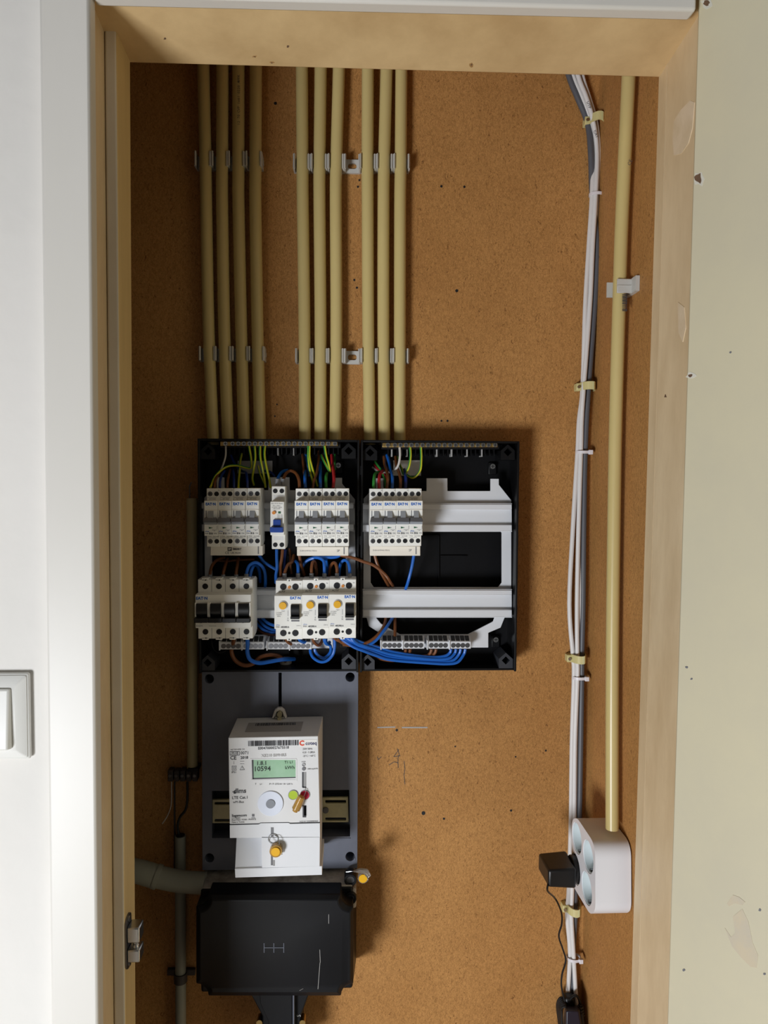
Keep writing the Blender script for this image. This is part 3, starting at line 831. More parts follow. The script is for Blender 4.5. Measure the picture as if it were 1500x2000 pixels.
            for c in parts:
                d = c.copy(); C.objects.link(d); d.parent = o
    # corner lugs with diamond sockets
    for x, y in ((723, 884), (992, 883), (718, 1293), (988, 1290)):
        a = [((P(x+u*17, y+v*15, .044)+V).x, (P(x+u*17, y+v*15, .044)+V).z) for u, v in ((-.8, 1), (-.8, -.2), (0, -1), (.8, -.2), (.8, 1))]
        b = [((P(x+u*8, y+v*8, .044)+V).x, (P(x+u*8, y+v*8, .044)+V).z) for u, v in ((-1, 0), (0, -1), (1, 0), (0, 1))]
        obj('corner_lug', plate(NB(), a, [b], -.044, -.005), 'lug_lit' if y > 1000 else 'black_plastic', t)  # lower lugs lighter: the light on them is put into the colour
    for x, y in ((962, 911), (968, 1249)):
        q = P(x, y, .012)+V; bm = NB(); cyl(bm, q+Vector((0, .008, 0)), q-Vector((0, .002, 0)), .0036, 16); s = obj('fixing_screw', bm, 'steel', t)
        bm = NB(); box(bm, q.x-.0024, q.x+.0024, q.y-.0024, q.y-.0019, q.z-.0004, q.z+.0004); box(bm, q.x-.0004, q.x+.0004, q.y-.0024, q.y-.0019, q.z-.0024, q.z+.0024); obj('cross_slot', bm, 'slot_dark', s)
        bm = NB(); pbox(bm, x-8, y-8, x+8, y+16, .004, .0085, dx); obj('screw_boss', bm, 'black_plastic', t, True, .001)
    # ribs moulded in the back plate
    for a in ((742, 1045, 744, 1140), (790, 1045, 858, 1046.5), (856, 1045, 858, 1146), (904, 1085, 912, 1087), (860, 1085, 912, 1087)):
        bm = NB(); pbox(bm, *a, .004, .007, dx); obj('rib', bm, 'black_inner', t)
    return t
enclosure(0, 'right-hand black consumer unit tray, half empty with pale mounting frame', True)
SH = P(703, 1000, .03).x-P(703+302, 1000, .03).x-.0022
enclosure(SH, 'left-hand black consumer unit tray, filled with breakers and wires', False)
# printed stickers lying in the trays (the square code is left off)
bm = NB(); pbox(bm, 768, 899, 822, 929, .0042, .0046)
o = one('sticker', bm, 'sticker', 'white sticker inside the right-hand tray behind the wires', 'sticker')
bm = NB(); pbox(bm, 464, 900, 532, 925, .0042, .0046)
one('sticker', bm, 'label_grey', 'grey sticker inside the left-hand tray behind the wires', 'sticker')

# ================================================================== rail devices
HRAIL = .035
def screwhole(t, x, z, y, shiny, r=.0033):
    bm = NB(); cyl(bm, (x, y+.002, z), (x, y-.00035, z), r, 16); o = obj('screw_hole', bm, 'slot_dark', t, False)
    k = .80 if shiny else .62; bm = NB(); cyl(bm, (x-.0002, y+.0005, z), (x-.0002, y-.0006, z), r*k, 14)
    s = obj('screw', bm, 'steel_dark' if shiny else 'screw_dark', o, False)
    bm = NB(); box(bm, x-r*.6, x+r*.5, y-.0008, y-.0005, z-.0004, z+.0004); box(bm, x-.0006, x+.0002, y-.0008, y-.0005, z-r*.55, z+r*.55)
    s.data.materials.append(MATS['slot_dark']); me = bpy.data.meshes.new('slot'); bm.to_mesh(me); bm.free()
    b2 = NB(); b2.from_mesh(s.data); n0 = len(b2.faces); b2.from_mesh(me); b2.faces.ensure_lookup_table()
    for f_ in b2.faces[n0:]: f_.material_index = 1
    b2.to_mesh(s.data); b2.free(); bpy.data.meshes.remove(me)
def devbody(t, w, mat='device_white', top=.0375, nose=.0222, hs=.044, hn=.060):
    prof = [(.001, -top+.004), (.012, -top), (hs, -top), (hs, -nose-.0003), (hn, -nose), (hn, nose), (hs, nose+.0003), (hs, top), (.012, top), (.001, top-.004)]
    bm = NB(); hexa(bm, [(-w/2, -h, z) for h, z in prof], [(w/2, -h, z) for h, z in prof])
    return obj('housing', bm, mat, t, False, .0006)
def flat(t, name, x0, x1, z0, z1, y, mat, d=.0002, bev=0):
    bm = NB(); box(bm, x0, x1, y-d, y+.001, z0, z1); return obj(name, bm, mat, t, False, bev)
def make_mcb(loc, label, grp):
    t = thing('circuit_breaker', label, 'breaker', loc, grp)
    devbody(t, .0170)
    for z in (.0305, -.0305):
        screwhole(t, -.0040, z, -.044, True, .0030); screwhole(t, .0042, z, -.044, False, .0030)
    text(t, 'EAT\u00b7N', (-.0002, -.0602, .0178), .0046, 'print_blue', bold=.00022, world=False, sx=.98)
    flat(t, 'toggle_slot', -.0064, -.0054, 0, .0110, -.060, 'print_grey')
    flat(t, 'toggle_frame', -.0080, .0080, .0098, .0110, -.060, 'busbar_white', .0006)
    bm = NB(); hexa(bm, [(-.0032, -.0595, .0005), (.0032, -.0595, .0005), (.0032, -.0595, .0092), (-.0032, -.0595, .0092)], [(-.0032, -.0650, .0005), (.0032, -.0650, .0005), (.0032, -.0606, .0092), (-.0032, -.0606, .0092)])
    tg = obj('toggle', bm, 'toggle_light', t, False)
    bm = NB(); hexa(bm, [(-.0072, -.0600, .0012), (.0072, -.0600, .0012), (.0082, -.0600, -.0046), (-.0082, -.0600, -.0046)], [(-.0072, -.0655, .0006), (.0072, -.0655, .0006), (.0082, -.0695, -.0040), (-.0082, -.0695, -.0040)])
    obj('toggle_bar', bm, 'toggle_grey', tg, False, .0004)
    flat(t, 'toggle_stripe', -.0080, .0080, -.0078, -.0048, -.060, 'toggle_light', .0030)
    bm = NB(); hexa(bm, [(-.0026, -.0603, -.0133), (.0026, -.0603, -.0121), (-.0026, -.0603, -.0109)], [(-.0026, -.0598, -.0133), (.0026, -.0598, -.0121), (-.0026, -.0598, -.0109)])
    obj('print_arrow', bm, 'print_green', t, False)
    flat(t, 'print_line', .0074, .0078, -.0138, -.0096, -.060, 'print_grey')
    flat(t, 'print_line', .0012, .0072, -.0150, -.0146, -.060, 'print_grey')
    flat(t, 'print_line', .0034, .0050, -.0162, -.0157, -.060, 'print_grey')
    text(t, 'xPole', (-.0073, -.0602, -.0166), .0022, 'print_blue', 'LEFT', .00005, world=False)
    text(t, 'PLN6', (-.0074, -.0602, -.0193), .0024, 'print_grey', 'LEFT', .00005, world=False, sx=.75)
    text(t, 'B16', (-.0022, -.0602, -.0193), .0034, 'print_dark', 'LEFT', .00015, world=False, sx=.85)
    text(t, '/1N', (.0036, -.0602, -.0193), .0024, 'print_grey', 'LEFT', .00005, world=False)
    text(t, 'MW  263184', (0, -.0442, -.0244), .0026, 'print_grey', world=False)
    flat(t, 'print_line', -.0076, .0030, -.0265, -.0262, -.044, 'print_grey')
    flat(t, 'print_line', -.0076, .0044, .0255, .0258, -.044, 'print_grey')
    text(t, 'AT K02', (-.001, -.0442, .0238), .0026, 'print_grey', world=False)
    text(t, 'N', (.0070, -.0442, .0352), .0022, 'print_grey', world=False)
    return t
mcb = None
for gi, (cols, y, gname) in enumerate((((412, 438.8, 465.7, 492.8), 1012, 'dim left group'), ((588.7, 615.5, 642.2, 668.6), 1012, 'middle group'), ((735.3, 761.2, 787, 812.6), 1012, 'right-hand unit'))):
    for k, x in enumerate(cols):
        lab = ORD[k]+' breaker from the left in the '+(gname if gi < 2 else 'right-hand consumer unit')
        q = P(x, y+(k-1.5)*(-.2), .095); loc = Vector((q.x, -HRAIL, q.z))
        if mcb is None: mcb = make_mcb(loc, lab, 'single module circuit breakers')
        else: dup(mcb, loc, lab)
# busbar covers below the breakers
for x0, y0, x1, y1, tx, lab in ((411, 1066, 513, 1085, 1, 'pale busbar cover printed with certification marks under the dim breakers'), (580, 1068, 680.5, 1085.5, 0, 'cream busbar cover under the middle group of breakers'), (722.5, 1067, 821, 1085.5, 0, 'cream busbar cover under the breakers of the right-hand unit')):
    t = thing('busbar_cover', lab, 'busbar', P(x0, y1, .05))
    bm = NB(); pbox(bm, x0, y0, x1, y1, .045, .068); obj('strip', bm, 'busbar_white', t, True, .0006)
    bm = NB(); pbox(bm, x1-9.5, y0+1, x1-7.5, y1-3, .06, .0683); obj('groove', bm, 'print_grey', t)
    if tx:
        bm = NB(); pbox(bm, 444.5, 1069, 452.5, 1076, .067, .0683); e = obj('print_block', bm, 'print_dark', t)
        text(t, 'EP', P(448.5, 1072.5, .0686), .0034, 'busbar_white', bold=.0001); text(t, 'SMART', P(463, 1072.6, .0684), .0036, 'print_dark', bold=.00012)
        text(t, 'CE', P(443.5, 1080, .0684), .0046, 'print_dark'); text(t, 'UK', P(454, 1080, .0684), .0036, 'print_dark'); text(t, 'RoHS', P(465, 1080, .0684), .0030, 'print_dark')
    else:
        text(t, 'Z-GV-U/1P+N-1TE/12', P(x0+22, y0+8, .0684), .0024, 'print_grey'); text(t, '2P', P(x1-20, y0+8, .0684), .0040, 'print_grey')
# narrow residual current breaker with blue toggle
q = P(541.5, 1012.5, .095)
t = thing('circuit_breaker', 'narrow breaker with bright blue toggle between the two groups', 'breaker', (q.x, -HRAIL, q.z))
devbody(t, .0173, 'device_white', .0405, .0213)
for z in (.0345, -.0350):
    screwhole(t, -.0042, z, -.044, False, .0030); screwhole(t, .0042, z, -.044, False, .0030)
bm = NB(); cyl(bm, (-.0042, -.0595, .0072), (-.0042, -.0622, .0072), .0022, 14); obj('test_button', bm, 'orange_button', t, False)
flat(t, 'indicator', .0012, .0044, .0062, .0088, -.060, 'print_green', .0005)
for z, s in ((.0188, 'KS6 1P+N 30mA'), (.0160, 'B16  230V~'), (.0140, 'In 0,03A  50Hz'), (.0122, 'EN 61009')):
    text(t, s, (-.0005, -.0602, z), .0021, 'print_grey', world=False)
for z in (.0042, .0022, .0004): text(t, 'TEST 30d', (.0034, -.0602, z), .0018, 'print_grey', world=False)
flat(t, 'label', -.0064, .0064, .0238, .0290, -.044, 'meter_white'); flat(t, 'label', -.0064, .0064, -.0290, -.0238, -.044, 'meter_white')
bm = NB(); box(bm, -.0048, .0048, -.0640, -.0590, -.0100, -.0014); tg = obj('toggle', bm, 'toggle_blue', t, False, .0005)
bm = NB(); box(bm, -.0082, .0082, -.0700, -.0600, -.0172, -.0106); obj('toggle_bar', bm, 'toggle_blue', tg, False, .0006)
# residual current devices
def make_rcd(loc, label, grp):
    t = thing('residual_current_device', label, 'RCD', loc, grp)
    devbody(t, .0348, 'device_white', .0385, .0214)
    for s in (1, -1):
        for x in (-.0076, .0080): screwhole(t, x, s*.0300+(.0004 if s > 0 else -.0), -.044, False, .0042)
        bm = NB(); box(bm, -.0030, .0028, -.0440, -.030, s*.0385-.0012, s*.0385+.0018) if s > 0 else box(bm, -.0030, .0028, -.0440, -.030, -.0403, -.0373)
        tb = obj('seal_tab', bm, 'device_white', t, False, .0005)
        bm = NB(); cyl(bm, (0, -.0435, s*.0384), (0, -.0443, s*.0384), .0009, 10); obj('seal_hole', bm, 'slot_dark', tb, False)
    bm = NB(); cyl(bm, (.0001, -.0435, .0298), (.0001, -.0452, .0298), .0019, 12); obj('brass_screw', bm, 'orange_button', t, False)
    bm = NB(); cyl(bm, (.0001, -.0435, -.0300), (.0001, -.0443, -.0300), .0016, 12); obj('small_hole', bm, 'slot_dark', t, False)
    bm = NB(); ring(bm, (-.0066, -.0595, .0088), (-.0066, -.0614, .0088), .0058, .0049, 24); rg = obj('button_collar', bm, 'meter_white', t, False)
    bm = NB(); cyl(bm, (-.0066, -.0595, .0088), (-.0066, -.0628, .0088), .0048, 24); obj('test_button', bm, 'yellow_button', t, False, .0004)
    text(t, 'EAT\u00b7N', (.0092, -.0602, .0182), .0048, 'print_blue', bold=.00022, world=False)
    flat(t, 'toggle_frame', .0030, .0152, -.0084, .0110, -.060, 'busbar_white', .0006)
    bm = NB(); n = 8; prof = [(.0600, -.0078)]+[(.0606+.0052*math.sin(PI*(.25+.75*k/n)) if k else .0606+.002, .0102-.0180*k/n) for k in range(n, -1, -1)]+[(.0600, .0102)]
    hexa(bm, [(.0036, -h, z) for h, z in prof], [(.0146, -h, z) for h, z in prof]); tg = obj('toggle', bm, 'toggle_black', t, False, .0003)
    bm = NB(); box(bm, .0034, .0150, -.0668, -.0612, -.0075, -.0040); obj('toggle_bar', bm, 'toggle_black', tg, False, .0006)
    flat(t, 'indicator', .0040, .0144, -.0118, -.0096, -.060, 'print_grey', .0003)
    text(t, 'TEST', (-.0062, -.0602, .0014), .0022, 'print_grey', world=False)
    flat(t, 'print_line', -.0003, .0001, -.0046, .0024, -.060, 'print_grey')
    text(t, '0', (-.0002, -.0602, -.0078), .0030, 'print_grey', world=False); text(t, 'N', (-.0002, -.0602, -.0106), .0028, 'print_grey', world=False)
    for k, s in enumerate(('U=230V~', 'I=0,03A', '50Hz')): text(t, s, (-.0110+k*-.0004, -.0602, -.0006-.0022*k), .0021, 'print_grey', world=False)
    text(t, 'xPole', (-.0155, -.0602, -.0164), .0022, 'print_blue', 'LEFT', world=False)
    text(t, 'PFIM', (-.0156, -.0602, -.0190), .0026, 'print_dark', 'LEFT', world=False, sx=.9); text(t, '-40/2/003-A', (-.0096, -.0602, -.0190), .0031, 'print_dark', 'LEFT', .0001, world=False, sx=.72)
    text(t, '235412', (.0132, -.0602, -.0172), .0018, 'print_grey', world=False)
    text(t, 'Type   279040', (-.002, -.0442, -.0240), .0026, 'print_grey', world=False)
    text(t, 'AL75F', (-.0095, -.0442, .0240), .0034, 'print_dark', world=False)
    text(t, '1', (-.0036, -.0442, .0325), .0026, 'print_grey', world=False); text(t, 'N', (.0142, -.0442, .0340), .0026, 'print_grey', world=False)
    return t
rcd = None
for x, y, lab in ((562.7, 1196, 'leftmost of the three devices with yellow test buttons'), (616, 1194.6, 'middle of the three devices with yellow test buttons'), (669, 1193.4, 'rightmost of the three devices with yellow test buttons')):
    q = P(x, y, .095); loc = Vector((q.x, -HRAIL, q.z)); lab = 'white residual current device, '+lab
    rcd = make_rcd(loc, lab, 'residual current devices') if rcd is None else (dup(rcd, loc, lab), rcd)[1]
# four pole main switch
q = P(436, 1194, .097)
t = thing('main_switch', 'four-pole main switch with black toggles at the lower left', 'switch', (q.x, -HRAIL-.002, q.z))
devbody(t, .0700, 'device_white', .0385, .0214)
text(t, 'EAT\u00b7N', (-.0268, -.0602, .0166), .0052, 'print_blue', bold=.00022, world=False)
for k in range(4):
    x = -.02625+.0175*k
    for s in (1, -1):
        screwhole(t, x+.0006, s*.0295, -.044, False, .0037)
        bm = NB(); box(bm, x-.0040, x+.0042, -.0440, -.030, s*.0385-.0016, s*.0385+.0016); tb = obj('seal_tab', bm, 'device_white', t, False, .0004)
        bm = NB(); cyl(bm, (x+.0012, -.0435, s*.0376), (x+.0012, -.0443, s*.0376), .0008, 8); obj('seal_hole', bm, 'slot_dark', tb, False)
        if k < 3: flat(t, 'pole_groove', x+.0085, x+.0090, .0225 if s > 0 else -.0385, .0385 if s > 0 else -.0225, -.044, 'print_grey', .0001)
    bm = NB(); n = 8; prof = [(.0600, -.0100)]+[(.0612+.0048*math.sin(PI*(.2+.8*j/n)), .0102-.0200*j/n) for j in range(n, -1, -1)]+[(.0600, .0104)]
    hexa(bm, [(x-.0066, -h, z) for h, z in prof], [(x+.0066, -h, z) for h, z in prof]); tg = obj('toggle', bm, 'toggle_black', t, False, .0003)
    bm = NB(); box(bm, x-.0086, x+.0086, -.0700, -.0602, -.0128, -.0070); obj('toggle_bar', bm, 'toggle_black', tg, False, .0006)
    for s in (-.0078, .0078):
        bm = NB(); box(bm, x+s-.0009, x+s+.0009, -.0640, -.0598, -.0066, .0118); obj('guard_rib', bm, 'device_white', t, False, .0005)
    bm = NB(); hexa(bm, [(x-.0020, -.0603, -.0130), (x+.0040, -.0603, -.0130), (x-.0020, -.0603, -.0152)], [(x-.0020, -.0598, -.0130), (x+.0040, -.0598, -.0130), (x-.0020, -.0598, -.0152)]); obj('print_mark', bm, 'print_dark', t, False)
flat(t, 'lower_strip', -.0343, .0343, -.0150, -.0130, -.060, 'busbar_white', .0001)
text(t, 'IS-63/4', (-.0300, -.0602, -.0185), .0028, 'print_grey', world=False); flat(t, 'print_line', -.0180, -.0090, -.0188, -.0185, -.060, 'print_grey')

# ================================================================== wires
def A(z, s=4.6875, ox=380, oy=845): return lambda x, y, h: (ox+x/s, oy+y/s, h)
a_ = A(0); b_ = A(0, 4.4118, 690, 840); c_ = A(0, 4.4118, 370, 1080); d_ = A(0, 4.4118, 690, 1080)
WR = .00165; WF = .0021
def wire(mat, f, pts, label, group=None, r=WR, ferr=False):
    q = [P(*f(*p)) for p in pts]
    bm = NB()
    if mat == 'yg':
        tube(bm, q, r, 8, mats=[0, 0, 1, 1, 0, 0, 1, 1], twist=14); m = ['w_yellow', 'w_green']
    else:
        tube(bm, q, r, 8); m = mat
    o = one('wire', bm, m, label, 'wire', group)
    if ferr:
        e = q[0]; bm = NB(); cyl(bm, e-Vector((0, 0, .004)), e+Vector((0, 0, .0045)), r*1.35, 12); obj('ferrule', bm, 'ferrule', o)
    return o
GL, GM, GR, GB, GN = 'wires above the dim breakers', 'wires above the middle breakers', 'wires above the right-hand breakers', 'link wires between the device rows', 'wires to the neutral terminals'
wire('w_white', a_, [(285, 112, .041), (284, 210, .04), (262, 290, .04), (238, 345, .035), (200, 420, .03)], 'bare pale wire dropping from the left end of the earth bar', GL, .0012)
wire('yg', a_, [(496, 115, .041), (518, 240, .036), (518, 320, .03), (470, 320, .03), (380, 300, .03), (280, 318, .034), (190, 400, .045), (145, 500, .06)], 'green wire looping left across the dim breaker tops', GL)
wire('yg', a_, [(549, 115, .041), (556, 230, .04), (540, 340, .035), (530, 420, .03), (545, 480, .025)], 'second earth wire right of the looping one, above dim breakers', GL)
wire('yg', a_, [(600, 115, .041), (602, 230, .042), (625, 340, .04), (640, 430, .035), (650, 500, .03)], 'third earth wire above the dim breakers', GL)
wire('yg', a_, [(646, 115, .041), (640, 200, .042), (655, 300, .042), (680, 410, .045), (697, 505, .040)], 'fourth earth wire, reaching down beside the blue toggle breaker', GL)
wire('yg', a_, [(580, 300, .02), (600, 380, .02), (640, 470, .022)], 'dim earth wire behind the third one', GL, .0013)
wire('yg', a_, [(432, 188, .018), (415, 280, .022), (412, 360, .03), (405, 430, .04), (403, 505, .06)], 'olive earth wire dropping into the third dim breaker', GL)
wire('w_brown', a_, [(245, 340, .03), (205, 400, .045), (188, 450, .056), (184, 505, .06)], 'brown wire into the first dim breaker', GL)
wire('w_navy', a_, [(275, 350, .03), (245, 400, .045), (234, 450, .056), (232, 505, .06)], 'blue wire into the first dim breaker', GL)
wire('w_brown', a_, [(325, 340, .02), (312, 400, .045), (303, 450, .056), (300, 505, .06)], 'brown wire into the second dim breaker', GL)
wire('w_navy', a_, [(350, 340, .02), (358, 390, .045), (361, 450, .056), (361, 505, .06)], 'blue wire into the second dim breaker', GL)
wire('w_navy', a_, [(330, 195, .012), (350, 250, .014), (385, 310, .018), (430, 350, .02), (470, 365, .04), (482, 430, .056), (484, 505, .06)], 'blue wire arching over into the third dim breaker', GL)
wire('w_navy', a_, [(620, 350, .012), (690, 360, .018), (735, 400, .02)], 'dark blue wire behind the blue toggle breaker', GL)
wire('w_blue', a_, [(758, 455, .062), (762, 425, .060), (785, 378, .05), (815, 352, .04), (850, 345, .03)], 'blue wire with ferrule arching out of the blue toggle breaker', GM, WF, True)
wire('w_brown', a_, [(808, 455, .062), (814, 425, .060), (840, 372, .05), (880, 350, .045), (925, 370, .05), (955, 430, .056), (962, 505, .06)], 'brown wire with ferrule arching to the middle breakers', GM, WF, True)
wire('w_brown', a_, [(988, 195, .016), (994, 280, .03), (1000, 360, .035), (1010, 420, .03)], 'brown wire, furthest left above the middle breakers', GM)
wire('w_blue', a_, [(1016, 195, .016), (1030, 270, .02), (1042, 330, .02), (1050, 400, .02)], 'thin blue wire behind the earth wires of the middle group', GM)
wire('w_blue', a_, [(1012, 350, .03), (1010, 400, .05), (1012, 450, .056), (1015, 505, .06)], 'blue wire into the first middle breaker', GM, WF)
wire('yg', a_, [(1042, 120, .041), (1040, 230, .042), (1052, 330, .04), (1075, 420, .035), (1090, 490, .03)], 'left strand of the earth wire pair above the middle breakers', GM)
wire('yg', a_, [(1052, 120, .043), (1052, 220, .044), (1070, 300, .042), (1095, 385, .035), (1125, 490, .025)], 'right strand of the earth wire pair above the middle breakers', GM)
wire('w_brown', a_, [(1139, 170, .016), (1132, 280, .03), (1118, 370, .045), (1095, 440, .056), (1082, 505, .06)], 'brown wire into the second middle breaker', GM)
wire('w_blue', a_, [(1152, 270, .02), (1153, 370, .04), (1153, 440, .056), (1152, 505, .06)], 'blue wire into the second middle breaker', GM, WF)
wire('yg', a_, [(1160, 205, .02), (1190, 270, .03), (1235, 355, .035)], 'short slanting earth wire meeting another above the middle breakers', GM)
wire('yg', a_, [(1190, 120, .041), (1205, 210, .042), (1225, 280, .042), (1243, 360, .036)], 'rightmost earth wire hanging from the left earth bar', GM)
wire('w_green', a_, [(1212, 372, .036), (1205, 400, .05), (1203, 450, .056), (1204, 505, .06)], 'green wire into the third middle breaker', GM, WF)
wire('w_red', a_, [(1255, 205, .016), (1262, 290, .03), (1272, 360, .045), (1276, 430, .056), (1268, 505, .06)], 'red wire into the third middle breaker', GM, WF)
wire('w_green', a_, [(1281, 195, .014), (1283, 270, .02), (1286, 340, .02)], 'thin green wire behind the red one', GM)
# right-hand unit
wire('w_white', b_, [(400, 150, .041), (402, 230, .042), (385, 310, .040), (340, 355, .036), (270, 362, .03), (210, 350, .02), (165, 322, .014)], 'grey white wire curving left from the right earth bar', GR)
wire('yg', b_, [(490, 150, .041), (493, 230, .042), (478, 320, .040), (440, 385, .034), (410, 320, .025), (372, 240, .014)], 'left earth wire looping from the right earth bar', GR)
wire('yg', b_, [(583, 150, .041), (586, 250, .042), (575, 350, .040), (520, 408, .036), (460, 385, .03), (410, 320, .02), (378, 230, .014)], 'right earth wire looping from the right earth bar', GR)
wire('w_green', b_, [(180, 262, .014), (215, 310, .02), (250, 360, .024), (272, 440, .03), (280, 500, .03)], 'green wire running behind the brown one in the right unit', GR)
wire('w_green', b_, [(176, 505, .06), (178, 430, .056), (190, 375, .046), (225, 360, .03)], 'green wire into the first right-hand breaker', GR, WF)
wire('w_red', b_, [(180, 295, .014), (220, 345, .022), (265, 385, .026), (300, 450, .028)], 'red wire slanting from the conduit in the right unit', GR)
wire('w_red', b_, [(224, 505, .06), (222, 430, .056), (232, 375, .046), (258, 350, .03)], 'red wire into the first right-hand breaker', GR, WF)
wire('w_brown', b_, [(265, 228, .014), (272, 300, .024), (290, 360, .042), (298, 420, .056), (288, 505, .06)], 'brown wire into the second right-hand breaker', GR, WF)
wire('w_blue', b_, [(290, 215, .014), (312, 290, .026), (320, 345, .038), (336, 400, .052), (338, 450, .058), (335, 505, .06)], 'blue wire into the second right-hand breaker', GR, WF)
wire('w_brown', b_, [(365, 230, .014), (375, 310, .03), (398, 380, .046), (408, 430, .056), (404, 505, .06)], 'brown wire into the third right-hand breaker', GR, WF)
wire('w_navy', b_, [(440, 340, .02), (450, 390, .048), (453, 440, .056), (449, 505, .06)], 'dark blue wire into the third right-hand breaker', GR, WF)
# between the rows
wire('w_brown', c_, [(178, 215, .062), (178, 180, .060), (195, 110, .05), (240, 60, .04), (300, 40, .03)], 'brown wire with ferrule on the first pole of the main switch', GB, WF, True)
wire('w_brown', c_, [(290, 215, .062), (292, 175, .060), (308, 110, .05), (330, 50, .035)], 'brown wire with ferrule on the second pole of the main switch', GB, WF, True)
wire('w_brown', c_, [(402, 215, .062), (402, 175, .060), (412, 110, .05), (420, 45, .035)], 'brown wire with ferrule on the third pole of the main switch', GB, WF, True)
wire('w_blue', c_, [(490, 210, .062), (496, 160, .060), (520, 105, .058), (572, 82, .056), (622, 112, .052), (650, 170, .046), (655, 250, .036), (650, 320, .022)], 'outer blue loop on the fourth pole of the main switch', GB, WF, True)
wire('w_blue', c_, [(520, 210, .060), (535, 150, .058), (560, 105, .050), (590, 120, .04), (605, 180, .03), (608, 250, .02)], 'inner blue loop on the fourth pole of the main switch', GB, WF)
wire('w_brown', c_, [(240, 65, .03), (330, 70, .026), (420, 60, .024), (560, 55, .022)], 'dim brown wire lying behind the main switch loops', GB)
wire('w_blue', c_, [(600, 20, .045), (640, 75, .045), (690, 110, .045), (760, 150, .045)], 'blue wire slanting down from the dim busbar cover', GB, WF)
wire('w_blue', c_, [(752, -30, .055), (752, 40, .055), (755, 130, .055), (745, 190, .052), (745, 260, .045)], 'left blue wire under the blue toggle breaker', GB, WF)
wire('w_brown', c_, [(803, -30, .055), (795, 50, .055), (784, 120, .052), (786, 220, .04)], 'brown wire under the blue toggle breaker', GB, WF)
wire('w_navy', c_, [(828, -30, .045), (822, 40, .045), (815, 120, .042), (818, 200, .03)], 'right dark blue wire under the blue toggle breaker', GB)
wire('w_brown', c_, [(862, -40, .03), (868, 40, .03), (872, 110, .03), (880, 180, .03)], 'dark brown wire right of the blue toggle breaker wires', GB)
for x, m, nm, mids in ((820, 'w_brown', 'left terminal of the left', [(828, 150, .060), (850, 100, .055), (885, 75, .05), (900, 20, .04)]),
                  (935, 'w_blue', 'right terminal of the left', [(936, 140, .060), (932, 95, .055), (915, 70, .045)]),
                  (1052, 'w_brown', 'left terminal of the middle', [(1052, 130, .060), (1062, 80, .056), (1082, 80, .052), (1092, 130, .046), (1096, 200, .03)]),
                  (1163, 'w_blue', 'right terminal of the middle', [(1162, 110, .060), (1152, 65, .056), (1100, 40, .052), (1030, 55, .046), (985, 100, .04), (970, 150, .03)]),
                  (1271, 'w_brown', 'left terminal of the right', [(1270, 130, .060), (1255, 88, .056), (1232, 90, .052), (1212, 130, .046), (1204, 200, .03)]),
                  (1380, 'w_blue', 'right terminal of the right', [(1380, 130, .060), (1366, 80, .056), (1335, 62, .052), (1305, 90, .048), (1292, 150, .04), (1288, 210, .03)])):
    wire(m, c_, [(x, 205, .062), (x, 180, .061)]+mids, ('brown' if m == 'w_brown' else 'blue')+' wire with ferrule on the '+nm+' yellow-button device', GB, WF, True)
wire('w_blue', c_, [(970, 120, .042), (1010, 70, .046), (1080, 42, .05), (1180, 40, .05), (1260, 35, .05), (1310, 15, .05)], 'blue wire running flat under the middle busbar cover', GB, WF)
wire('w_brown', c_, [(940, -10, .05), (950, 40, .05), (965, 110, .045), (990, 190, .035)], 'brown wire from the left end of the middle busbar cover', GB, WF)
wire('w_blue', c_, [(1178, 60, .045), (1185, 110, .04), (1190, 180, .03)], 'short blue wire behind the middle yellow-button device', GB, WF)
wire('w_brown', lambda x, y, h: c_(x, y, h), [(1300, 20, .052), (1400, 40, .052), (1500, 75, .052), (1590, 108, .052), (1680, 180, .050), (1730, 250, .046), (1760, 320, .020), (1745, 520, .015)], 'long brown wire crossing from the left unit into the right one', GB, WF)
wire('w_brown', d_, [(185, 20, .05), (205, 90, .05), (240, 170, .048), (280, 240, .042), (320, 320, .022), (350, 450, .02), (358, 560, .024), (360, 640, .034), (358, 722, .044)], 'brown wire from the right busbar cover down to a terminal', GN, WF)
wire('w_blue', d_, [(522, 20, .05), (505, 120, .05), (480, 220, .048), (455, 300, .04), (400, 430, .020), (345, 545, .026), (300, 620, .042), (240, 700, .05), (180, 765, .052), (100, 800, .054), (40, 785, .056), (-20, 740, .058), (-60, 720, .06)], 'blue wire from the right busbar cover curving to the left unit', GN, WF)
wire('w_brown', d_, [(290, 420, .02), (282, 550, .026), (262, 630, .04), (215, 700, .05), (150, 755, .054), (80, 785, .056), (0, 795, .056), (-90, 790, .054)], 'brown wire curving from behind the lower rail to the left unit', GN, WF)
for k, x in enumerate((842, 885, 925, 966)):
    o = k*20; e = k % 2*.0022
    wire('w_blue', d_, [(x, 828, .046), (x-8-k*2, 858+k*5, .045), (x-50-k*5, 888+o*.85, .045+e), (x-150, 898+o*.95, .045+e), (x-300, 886+o*1.05, .046+e), (330, 850+o*1.2, .047+e), (190, 806+o*1.25, .050+e), (90, 778+o*1.1, .0555+e), (0, 742+o*1.1, .0565+e), (-45-k*18, 716+o*.4, .058), (-65-k*20, 690, .060)], ORD[k]+' from the left of the four blue wires on the right terminal blocks', GN, WF)
for k, x in enumerate((675, 714)):
    wire('w_brown', d_, [(x, 828, .046), (x-12, 862, .044), (x-50, 888, .040), (x-160, 890+k*6, .038), (380, 865+k*14, .038), (200, 805+k*18, .046), (70, 785+k*15, .055), (-30, 772+k*10, .056), (-150, 745, .056), (-165, 700, .06)], ('left' if k == 0 else 'right')+' of the two brown wires on the middle of the right terminals', GN, WF)
